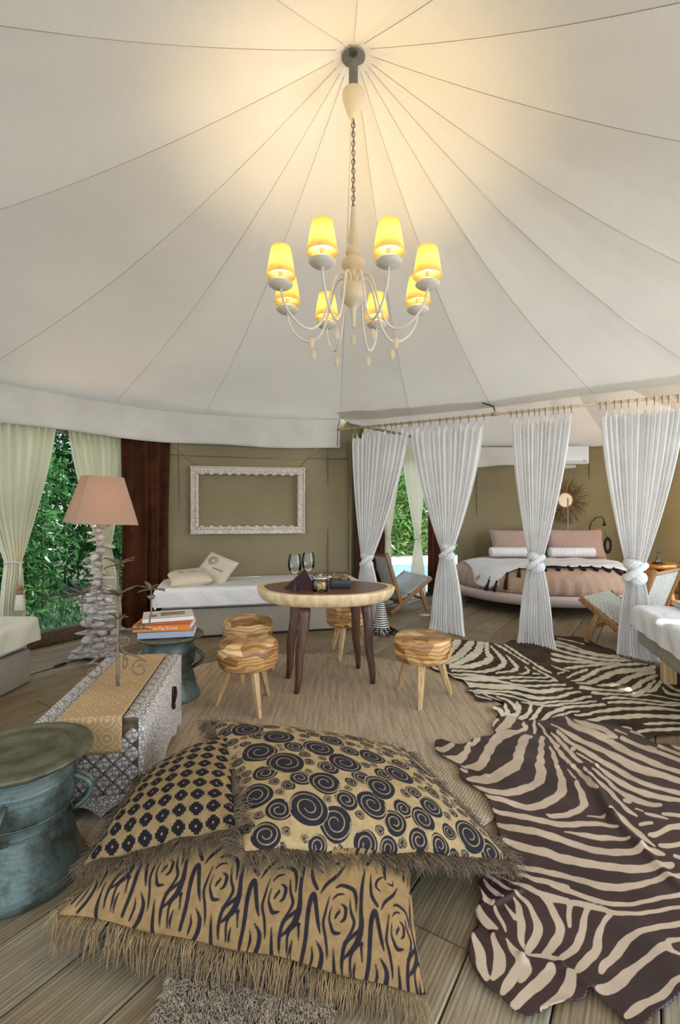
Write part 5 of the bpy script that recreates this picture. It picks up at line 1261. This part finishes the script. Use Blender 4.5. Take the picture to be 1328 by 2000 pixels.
inkA = -stripes_sdf_m(cA.AU, cA.AV+.05*(cA.AU-.6), polyA)
cA.build('floor_cushion', 'burlap floor cushion with dark wood-grain print and long fringe, lowest and nearest', inkA, M['burlap_grain'], M['fringe_tan'], 620, .10, 1, edges=(0,3), droop=1.6)
cB = Cushion([(-.27,1.36,.345), (.60,1.70,.075), (.33,2.42,.10), (-.58,2.17,.36)], .19, 300, base=.02)
sw4 = [(165,165,70),(345,140,115),(440,185,75),(590,200,118),(520,100,40),(655,120,75),(215,250,55),(335,260,45),(445,320,130),(730,280,80),(925,292,118),(805,195,42),(885,182,60),(1030,232,95),(655,410,138),(845,408,45),(1000,452,82),(1135,410,125),(1175,318,75),(488,495,92),(335,500,42),(265,410,50),(775,535,85),(675,595,55),(970,575,120),(1190,568,50),(1265,530,72),(420,680,125),(600,795,102),(840,775,148),(1145,710,92),(490,1000,115),(1060,900,135),(345,950,60)]
sw5 = [(135,298,40),(185,230,100),(280,370,75),(395,370,110),(410,290,70),(480,240,55),(565,325,100),(540,415,38),(255,470,115),(455,520,42),(515,510,62),(665,515,65),(765,480,110),(430,640,78),(650,620,90),(190,600,118),(590,720,92),(795,820,58),(890,630,72),(825,675,38),(955,850,118),(1020,700,80),(370,750,95),(720,930,80),(1120,980,95),(1190,880,70),(620,270,60),(330,190,60),(150,140,55)]
sw = [(400+x/4.15, 1390+y/4.15, r/4.15) for x, y, r in sw4]+[(680+x/4.024, 1420+y/4.024, r/4.024) for x, y, r in sw5]
Ux = cB.AU; Vy = cB.AV; inkB = np.full(Ux.shape, .02)
placed = []
for (x, y, r) in sw:
    u, v, zz, err = cB.uv_at(x, y)
    if err > 22: continue
    R = r*zz/F_PX*1.12
    if any(math.hypot(u-a_, v-b_) < .62*(R+c_) for a_, b_, c_ in placed): 
        R *= .8
        if any(math.hypot(u-a_, v-b_) < .55*(R+c_) for a_, b_, c_ in placed): continue
    placed.append((u, v, R))
rn = random.Random(9)
for _ in range(2600):
    u, v = rn.uniform(0, 1.2), rn.uniform(0, 1.1); dmin = min(math.hypot(u-a_, v-b_)-c_ for a_, b_, c_ in placed)
    R = min(dmin*1.0, rn.choice((.03,.045,.06)))
    if R > .014: placed.append((u, v, R))
for (u, v, R) in sorted(placed, key=lambda q_: q_[2]):
    dx = Ux-u; dy = Vy-v; r = np.hypot(dx, dy); th = (np.arctan2(dy, dx)+u*40) % (2*PI)
    disc = r-R*(.97+.03*np.sin(3*th)); line = np.full(r.shape, 1.0); turns = 2
    for k in range(turns):
        rk = R*(.20+.70/turns*(k+th/(2*PI))); line = np.minimum(line, np.abs(r-rk))
    lw_ = .0017 if R > .03 else .0012
    inkB = np.where(disc < .0035, np.maximum(disc, lw_-line), inkB)
cB.build('floor_cushion', 'burlap floor cushion printed with dark spirals, draped across the pile', inkB, M['burlap_swirl'], M['fringe_dark'], 1150, .07, 2, droop=.42)
cC = Cushion([(-.80,1.50,.20), (-.31,1.44,.36), (-.46,2.06,.36), (-.80,2.02,.21)], .13, 220, base=.02)
q = .058; Uc = cC.AU; Vc = cC.AV
a_ = ((Uc+Vc*.0) % q)/q-.5; b_ = ((Vc) % q)/q-.5
def flower(a_, b_):
    sqd = lambda x, y, h: np.maximum(np.abs(x), np.abs(y))-h
    d = sqd(a_, b_, .24)
    for ox, oy in ((.26,0),(-.26,0),(0,.26),(0,-.26)): d = np.minimum(d, sqd(a_-ox, b_-oy, .155))
    for ox, oy in ((.17,.17),(-.17,.17),(.17,-.17),(-.17,-.17)): d = np.minimum(d, sqd(a_-ox, b_-oy, .12))
    return np.maximum(d, .085-(np.abs(a_)+np.abs(b_)))
inkC = flower(a_, b_)*q
cC.build('floor_cushion', 'burlap floor cushion with small dark flower print leaning at the left of the pile', inkC, M['burlap_flower'], M['fringe_dark'], 900, .065, 3, edges=(0,1,3), droop=.5)
# ------------------------------------------------------------ shaggy mat under the cushions
M['wool'] = plain('shaggy_wool', rgb(166,148,124), .95, .4, 40)
mat_t = thing('shaggy_mat', 'shaggy looped wool mat peeking out under the front of the cushion pile', 'rug', (-.2,1.3,0))
mb = MB(); mb.prism([(-.27,-.18), (.14,-.18), (.185,.02), (.2,.25), (-.24,.25), (-.26,.04)], .001, .010); mb.build('backing', M['wool'], mat_t)
rn = random.Random(4); mb = MB()
for i in range(9000):
    x = rn.uniform(-.26,.18); y = rn.uniform(-.18,.12); a_ = rn.uniform(0,6.28); l = rn.uniform(.008,.018)
    dx, dy = math.cos(a_)*l, math.sin(a_)*l; edge = x < -.2
    if edge: dx -= .02; 
    mb.tube([(x, y, .007), (x+dx*.4, y+dy*.4, .018+rn.random()*.008), (x+dx, y+dy, .012 if not edge else .006)], [.0022,.002,.001], 3)
tag(mb.build('loops', M['wool'], mat_t), kind='stuff')
# ------------------------------------------------------------ lounge chairs
M['webbing'] = cloth('grey_webbing', rgb(214,212,200), weave=120)
def lounge_chair(label, tip, yaw, width=.68):
    """local: x forward, y towards the far side, origin on the floor under the near rear foot"""
    t = thing('lounge_chair', label, 'chair', tip, yaw, 'low teak chairs with woven seats')
    W_ = width
    for s_ in (0, W_):
        mb = MB(); beam(mb, (-.02,s_,.015), (.58,s_,.44), .032, .055); mb.build('seat_rail', M['teak'], t)
        mb = MB(); beam(mb, (.13,s_,.13), (-.08,s_,.78), .03, .05); mb.build('back_post', M['teak'], t)
        mb = MB(); beam(mb, (.41,s_,.31), (.52,s_,.0+.012), .032, .05); mb.build('front_leg', M['teak'], t)
    for (x, z) in ((.57,.43), (.14,.14), (-.07,.74), (.46,.17)):
        mb = MB(); beam(mb, (x,0,z), (x,W_,z), .028, .03); mb.build('cross_bar', M['teak'], t)
    def weave(p0, p1, nrm):
        mb = MB(); n = 16; e_ = .03 if W_ > 0 else -.03
        for i in range(n):
            y = e_+(W_-2*e_)*(i+.5)/n; pts = [Vector(p0).lerp(Vector(p1), k/24)+Vector((0,y,0))+Vector(nrm)*(.004*math.sin(k*PI+i*PI)) for k in range(25)]
            mb.tube(pts, (abs(W_)-.06)/n*.46, 4, flat=.16)
        for k in range(22):
            c = Vector(p0).lerp(Vector(p1), (k+.5)/22); pts = [c+Vector((0,e_+(W_-2*e_)*i/16,0))+Vector(nrm)*(.005*math.sin(i*PI+k*PI+PI/2)+.002) for i in range(17)]
            mb.tube(pts, .009, 4, flat=.3)
        return mb.build('woven_webbing', M['webbing'], t)
    weave((.57,0,.455), (.13,0,.165), (-.5,0,.8)); weave((.12,0,.17), (-.08,0,.75), (.95,0,.3))
    return t
lounge_chair('low teak chair with woven grey seat behind the table, near the garden door', (.66,6.12,0), math.radians(22))
lounge_chair('low teak chair with woven grey seat beside the rightmost curtain, facing left', (2.76,4.38,0), math.radians(128), -.66)
# ------------------------------------------------------------ round bed
BX, BY = 2.86, 6.95
bd = thing('round_bed', 'round bed with blush duvet, pale upholstered base and short black legs', 'bed', (BX, BY, 0))
mb = MB(); mb.lathe([(1.02,.13), (1.16,.15), (1.22,.19), (1.24,.24), (1.235,.275), (1.2,.29)], 72); mb.build('base', cloth('blush_base', rgb(206,184,172)), bd)
def duv(t, z): return 1+.012*math.sin(t*46)+.008*math.sin(t*31+z*20)
mb = MB(); pf = [(1.14,.285), (1.20,.30), (1.205,.36), (1.19,.44), (1.15,.51), (1.08,.56), (.95,.59), (.5,.6), (.1,.6)]
mb.lathe(pf, 180, wob=lambda t, z: 1+(.014*math.sin(t*50+2*math.sin(z*9+t*3))+.006*math.sin(t*83))*max(0, min(1, (.58-z)/.12))); mb.build('duvet', M['blush'], bd)
for a_ in (-60, -120, 60, 120, 180):
    x, y = 1.0*math.cos(math.radians(a_+ (0))), 1.0*math.sin(math.radians(a_)); mb = MB(); mb.lathe([(.045,.001), (.045,.135)], 16, (x, y, 0)); mb.build('leg', M['black'], bd)
th_ = thing('bed_throw', 'white throw with dark tassels spread across the round bed', 'throw', (BX, BY, .6))
V = np.zeros((91, 25, 3))
for i in range(91):
    for j in range(25):
        x = -1.08+2.12*i/90; y = -.92+(.95)*j/24 + .12*(x/1.1)**2*(1 if j < 12 else .2)
        r = math.hypot(x, y); z = .606-.602
        zz = np.interp(r, [0,.5,.95,1.08,1.15,1.19,1.205,1.3], [.6,.6,.59,.56,.51,.44,.36,.30])+.024
        k = 1.0+(max(0, r-1.0)*.08); V[i, j] = (x*min(1, 1.225/max(r,1e-6)), y*min(1, 1.225/max(r,1e-6)), zz-.6+.006*math.sin(x*14+y*9)+.006*math.sin(x*5-y*17)+.006)
solid(build_grid('cloth', V, M['white_sheet'], th_), .004, 1)
for i in range(15):
    x = -1.05+2.06*i/14; y = -.92+.12*(x/1.1)**2-.012; r = math.hypot(x, y)
    if r > 1.2: k = 1.2/r; x *= k; y *= k
    z = float(np.interp(math.hypot(x, y), [0,.95,1.08,1.15,1.19,1.205], [.6,.59,.56,.51,.44,.36]))+.008-.6
    ux, uy = x/math.hypot(x, y), y/math.hypot(x, y)
    mb = MB(); q0 = 1.0 if math.hypot(x, y) < 1.1 else 1.0; mb.ball((x, y, z+.02), .018, 10, 6); zt = lambda k: float(np.interp(math.hypot(x+ux*k, y+uy*k), [0,.95,1.08,1.15,1.19,1.215,1.24,1.26], [.6,.59,.56,.51,.44,.38,.33,.29]))+.022-.6; mb.tube([(x, y, z+.022), (x+ux*.04, y+uy*.04, zt(.04)), (x+ux*.09+.01, y+uy*.09, zt(.09))], [.010,.020,.026], 8); mb.build('tassel', M['tassel_dark'], th_)
def upright(name, label, px, py, Y, w, h, t, mat, cat, tilt=72, rz=0):
    p = P(px, py, Y); return pillow(name, label, p, (math.radians(tilt), 0, rz), w, h, t, mat, cat)
upright('bed_pillow', 'large blush pillow standing on the left of the round bed', 1010, 1062, 7.7, .84, .46, .17, 'blush_pillow', 'pillow')
upright('bed_pillow', 'large blush pillow standing on the right of the round bed', 1124, 1063, 7.6, .90, .48, .17, 'blush_pillow', 'pillow')
for lb, px, Y, w in (('white quilted bolster in front of the left blush pillow', 995, 7.35, .62), ('white quilted bolster in front of the right blush pillow', 1116, 7.3, .70)):
    mb = MB(); nB = 40
    mb.lathe([(.03,-w/2), (.068,-w/2+.012)]+[(.075+.003*math.sin(i*1.5), -w/2+.03+(w-.06)*i/nB) for i in range(nB+1)]+[(.068,w/2-.012), (.03,w/2)], 20, M=Matrix.Rotation(PI/2, 4, 'Y'))
    o = mb.build('bolster', M['white_sheet']); o.location = P(px, 1080, Y); o.location.z = .69; tag(o, lb, 'bolster')
# sunburst mirror
sm = thing('sunburst_mirror', 'round mirror ringed with driftwood rays on the bedroom wall', 'mirror', (3.80, 8.18, 1.50))
mb = MB(); mb.lathe([(.15,-.02), (.16,.01), (.14,.025), (.115,.028)], 32, M=Matrix.Rotation(PI/2, 4, 'X')); mb.build('rim', M['raywood'], sm)
mb = MB(); mb.lathe([(.115,.0), (.115,.03)], 32, M=Matrix.Rotation(PI/2, 4, 'X')); mb.build('mirror_glass', plain('mirror', rgb(150,136,116), .4, .0, metal=1), sm)
rn = random.Random(8)
for i in range(84):
    a_ = 2*PI*i/84+rn.uniform(-.05,.05); r1 = rn.uniform(.32,.42); c_, s_ = math.cos(a_), math.sin(a_); b2 = rn.uniform(-.02,.02)
    mb = MB(); mb.tube([(.12*c_, -.01+rn.uniform(-.01,.01), .12*s_), (.25*c_-b2*s_, -.03+rn.uniform(-.03,.02), .25*s_+b2*c_), (r1*c_, -.03+rn.uniform(-.05,.03), r1*s_)], [.008,.010,.005], 5); mb.build('ray', M['raywood'], sm)
# reading lamps
lm = thing('reading_lamp', 'slim steel lamp stand rising behind the right blush pillow', 'lamp', P(1109,1039,7.95))
lm.location.z = 0
mb = MB(); mb.lathe([(.12,0), (.12,.01), (.012,.03)], 16); mb.tube([(0,0,.01), (0,0,1.51)], .012, 8); mb.ball((0,0,1.52), .014, 8, 6); mb.build('stand', M['steel'], lm)
lm = thing('bronze_hook_lamp', 'slim curved bronze standing lamp to the right of the blush pillows', 'lamp', P(1152,1040,8.1)); lm.location.z = .92
mb = MB(); mb.tube([(0,0,-.92), (0,0,0)], .008, 7); pts = [(0,0,0), (0,0,.12), (.03,0,.22), (.10,-.02,.29), (.17,-.04,.30), (.21,-.05,.26), (.215,-.05,.21)]; mb.tube(pts, .008, 7); mb.lathe([(.04,0), (.04,.012), (.01,.02)], 14); mb.build('arm', M['dark_iron'], lm)
mb = MB(); mb.lathe([(.012,.0), (.03,-.05), (.034,-.06)], 12, (.215,-.05,.21)); mb.build('lamp_head', M['dark_iron'], lm)
wr_ = thing('dried_wreath', 'small dark twig bundle hanging right of the bed pillows', 'wreath', P(1187,1065,7.9))
for i in range(12):
    a_ = 2*PI*i/12; mb = MB(); mb.ball((.05*math.cos(a_), 0, .11*math.sin(a_)), (.022,.02,.03), 8, 6); mb.build('cone', M['dark_iron'], wr_)
mb = MB(); mb.tube([(.05*math.cos(2*PI*i/24), .02, .11*math.sin(2*PI*i/24)) for i in range(24)], .006, 5, closed=True); mb.tube([(0,.02,.11), (0,.1,.24)], .003, 4); mb.build('hoop', M['dark_iron'], wr_)
# air conditioner
ac = thing('air_conditioner', 'white wall air conditioner high on the bedroom wall', 'air conditioner', (3.72, 8.15, 2.10))
mb = MB(); mb.box((0,0,.15), (.86,.22,.30), bev=.02); mb.build('case', M['plastic'], ac)
mb = MB(); mb.box((0,-.112,.035), (.80,.006,.035), bev=.002); mb.build('flap', plain('ac_flap', rgb(190,194,200), .4, .02), ac)
mb = MB(); mb.box((.34,-.1135,.06), (.04,.003,.008)); mb.build('display', M['ink'], ac)
# root side table + decanter
rt = thing('root_side_table', 'glossy orange-brown root wood side table beside the bed', 'side table', (4.05, 6.15, 0))
mb = MB()
for i in range(7):
    a_ = 2*PI*i/7; mb.tube([(.24*math.cos(a_), .2*math.sin(a_), .03), (.15*math.cos(a_+.3), .12*math.sin(a_+.3), .18), (.10*math.cos(a_+.8), .1*math.sin(a_+.8), .34), (.18*math.cos(a_+1), .15*math.sin(a_+1), .50), (.2*math.cos(a_+1.1), .17*math.sin(a_+1.1), .6)], [.03,.05,.07,.075,.05], 9)
mb.build('root_base', M['copper'], rt)
mb = MB(); mb.lathe([(.2,.59), (.23,.60), (.235,.63), (.22,.645)], 40, wob=lambda t, z: 1+.12*math.sin(2*t+.5)+.05*math.sin(5*t)); mb.build('tabletop', M['copper'], rt)
dc = thing('decanter', 'small clear glass decanter on a dark coaster on the root table', 'decanter', (4.03, 6.12, .646))
mb = MB(); mb.lathe([(.075,.001), (.075,.012), (.05,.016)], 24); mb.build('coaster', M['dark_iron'], dc)
mb = MB(); mb.lathe([(.03,.016), (.035,.03), (.02,.07), (.012,.09), (.012,.13), (.018,.14)], 18); mb.build('bottle', M['glass'], dc)
mb = MB(); mb.ball((0,0,.155), .016, 10, 8); mb.build('stopper', M['glass'], dc)
gl = light('bedside_lamp_light', 'POINT', (5.0,6.6,1.25), energy=32, color=(1,.66,.22), size=.08)
bl2 = thing('bedside_lamp', 'lit bedside lamp with drum shade at the far right of the bedroom', 'lamp', (5.0,6.6,.6))
mb = MB(); mb.lathe([(.09,0), (.09,.02), (.02,.04), (.02,.45)], 18); mb.build('stand', M['dark_iron'], bl2)
mb = MB(); mb.lathe([(.19,.5), (.15,.78)], 28, caps=False); mb.build('shade', M['shade_yellow'], bl2)
bt = thing('bedside_cabinet', 'low wooden bedside cabinet under the drum lamp', 'cabinet', (5.0,6.6,0))
mb = MB(); mb.box((0,0,.3), (.45,.45,.596), bev=.01); mb.build('case', M['teak'], bt)
# black and white beaded zebra figurine/stool behind the table
zb = thing('patterned_pouch', 'black and white beaded tribal ornament on the floor behind the table', 'ornament', G(744,1236)); 
def cone_band():
    m, nt, N, L, b = nmat('beaded_stripes'); v = coords(N, L); w = N.new('ShaderNodeTexWave'); w.bands_direction = 'Z'; w.inputs['Scale'].default_value = 14; w.inputs['Distortion'].default_value = 2; L.new(v, w.inputs['Vector'])
    L.new(ramp(N, L, w.outputs['Fac'], [(.45, rgb(24,20,22)), (.55, rgb(220,214,200))]), b.inputs['Base Color']); b.inputs['Roughness'].default_value = .4; return m
cbm = cone_band()
mb = MB(); mb.lathe([(.10,.002), (.105,.02), (.085,.1), (.06,.22), (.04,.32), (.03,.40), (.012,.44)], 24); mb.build('body', cbm, zb)
for i in range(9):
    a_ = 2*PI*i/9; mb = MB(); mb.ball((.12*math.cos(a_), .12*math.sin(a_), .016), .014, 8, 6); mb.build('bead', M['plastic'] if i % 2 else M['black'], zb)
mb = MB()
for i in range(14):
    a_ = 2*PI*i/14; mb.tube([(.10*math.cos(a_), .10*math.sin(a_), .06), (.15*math.cos(a_), .15*math.sin(a_), .03), (.2*math.cos(a_+.1), .2*math.sin(a_+.1), .008)], .008, 5)
mb.build('tassels', M['tassel_dark'], zb)
# ------------------------------------------------------------ garden
M['leaf'] = None
def leafmat(name, c1, c2):
    m, nt, N, L, b = nmat(name); v = coords(N, L)
    col = ramp(N, L, noise_n(N, L, v, 2.5, 3), [(.3, c1), (.7, c2)]); L.new(col, b.inputs['Base Color']); b.inputs['Roughness'].default_value = .35
    t = N.new('ShaderNodeBsdfTranslucent'); L.new(col, t.inputs[0]); mx = N.new('ShaderNodeMixShader'); mx.inputs[0].default_value = .4
    L.new(b.outputs[0], mx.inputs[1]); L.new(t.outputs[0], mx.inputs[2]); L.new(mx.outputs[0], N['Material Output'].inputs[0]); return m
M['leaf_dark'] = leafmat('bamboo_leaf', rgb(28,84,40), rgb(96,150,76)); M['leaf_light'] = leafmat('bamboo_leaf_sunlit', rgb(90,140,60), rgb(176,206,120)); M['grass'] = leafmat('grass_blade', rgb(40,76,50), rgb(92,128,84))  # second leaf material repeats the first with sunshine put into lighter greens
M['culm'] = plain('bamboo_culm', rgb(96,110,56), .5, .3, 3)
def leaves(name, n, fn, L0, L1, w, mat, parent, seed, flat=False):
    rs = np.random.RandomState(seed); c = fn(rs, n)
    a_ = rs.uniform(0, 2*PI, n); el = rs.uniform(-1.2, .3, n) if not flat else rs.uniform(.6, 1.5, n); l = rs.uniform(L0, L1, n)
    d = np.stack([np.cos(a_)*np.cos(el), np.sin(a_)*np.cos(el), np.sin(el)], -1)
    r = rs.randn(n, 3); s_ = np.cross(d, r); s_ /= np.linalg.norm(s_, axis=1)[:, None]
    nn = np.cross(s_, d)
    v = np.stack([c, c+d*(l*.45)[:, None]+s_*(l*w)[:, None], c+d*l[:, None]-nn*(l*.12)[:, None], c+d*(l*.45)[:, None]-s_*(l*w)[:, None]], 1)
    idx = np.arange(4*n).reshape(n, 4); me = bpy.data.meshes.new(name)
    me.vertices.add(4*n); me.vertices.foreach_set('co', v.astype(np.float32).ravel()); me.loops.add(4*n); me.loops.foreach_set('vertex_index', idx.astype(np.int32).ravel())
    me.polygons.add(n); me.polygons.foreach_set('loop_start', np.arange(0, 4*n, 4, dtype=np.int32)); me.polygons.foreach_set('loop_total', np.full(n, 4, np.int32)); me.update(calc_edges=True)
    me.materials.append(mat); o = bpy.data.objects.new(name, me); C.objects.link(o); o.parent = parent; tag(o, kind='stuff'); return o
def bamboo(label, cx, cy, rx, ry, H, n, nc, seed, mat, L0=.10, L1=.22, low=.3):
    t = thing('bamboo_clump', label, 'bamboo', (cx, cy, -.15), 0, None)
    rn = random.Random(seed)
    for q in range(nc):
        x, y = rn.uniform(-rx, rx), rn.uniform(-ry, ry); b2 = rn.uniform(-.4,.4); h = H*rn.uniform(.8,1.05); mb = MB()
        mb.tube([(x, y, .0), (x+b2*.1, y, h*.4), (x+b2*.4, y+b2*.2, h*.75), (x+b2, y+b2*.3, h)], [.018,.016,.012,.006], 6); mb.build('culm', M['culm'], t)
    def fn(rs, n):
        k = rs.randn(160, 3)*np.array([rx*.55, ry*.5, 0]); k[:, 2] = low+(H-low)*rs.rand(160)
        w = rs.randint(0, 160, n); return k[w]+rs.randn(n, 3)*np.array([.26,.26,.24])
    leaves('foliage', n, fn, L0, L1, .13, mat, t, seed); return t
i_ = 0
for (x, y, rx, ry, H, n, lb) in ((-4.9,6.4,.7,.6,3.8,26000,'dense bamboo clump right outside the left window, at its right side'), (-6.0,7.9,1.0,.8,4.6,34000,'tall dark bamboo clump beyond the left window behind the lamp'), (-7.5,6.8,1.0,.9,4.6,30000,'dark bamboo clump outside at the far left of the window'),
                                 (-4.6,9.4,1.0,.8,4.6,16000,'bamboo clump in the garden behind the brown velvet drape'), (-9.0,9.4,1.6,1.0,5,30000,'rear bamboo clump deep in the garden at the left')):
    bamboo(lb, x, y, rx, ry, H, n, 12, 40+i_, M['leaf_dark'], low=.1); i_ += 1
for (x, y, rx, ry, H, n, lb) in ((1.9,15.5,1.1,.8,4.6,11000,'sunlit bamboo seen through the garden door, left part'), (3.6,16.2,1.1,.8,4.6,9000,'sunlit bamboo seen through the garden door, right part'), (.2,16.5,1.1,.8,4.6,6000,'sunlit bamboo behind the left curtain of the garden door')):
    bamboo(lb, x, y, rx, ry, H, n, 14, 40+i_, M['leaf_light'], .14, .3, .3); i_ += 1
gt = thing('ground_cover', 'low dark green leafy ground cover outside the left window', 'ground cover', (-3.6,5.8,-.14))
leaves('blades', 14000, lambda rs, n: np.stack([rs.uniform(-2.6,.9,n), rs.uniform(-2.0,1.6,n), rs.uniform(0,.05,n)], -1), .06, .14, .16, M['grass'], gt, 77, True)
M['terrace'] = plain('blue_grey_paving', rgb(120,150,180), .5, .15, 3)
M['sun_pale'] = plain('sunlit_ground', rgb(224,214,190), .9, .2, 5)  # pale colour stands for sunshine lying on the ground
mb = MB(); mb.prism([(.2,6.9), (1.9,8.4), (6,10.5), (6,12.2), (-1,12.2), (-1,8)], -.14, -.03); tag(mb.build('terrace', M['terrace']), kind='structure')
mb = MB(); mb.prism([(-2,12.3), (8,12.3), (8,15), (-2,15)], -.14, -.04); tag(mb.build('sunlit_strip', M['sun_pale']), kind='structure')  # strip of outdoor ground in sun, its brightness put into the colour
mb = MB(); mb.prism([(-6.2,6.9), (-4.0,6.3), (-3.6,7.0), (-5.6,7.9)], -.15, -.09); tag(mb.build('sunlit_patch', M['sun_pale']), kind='structure')  # sunlit patch of ground made as a pale slab
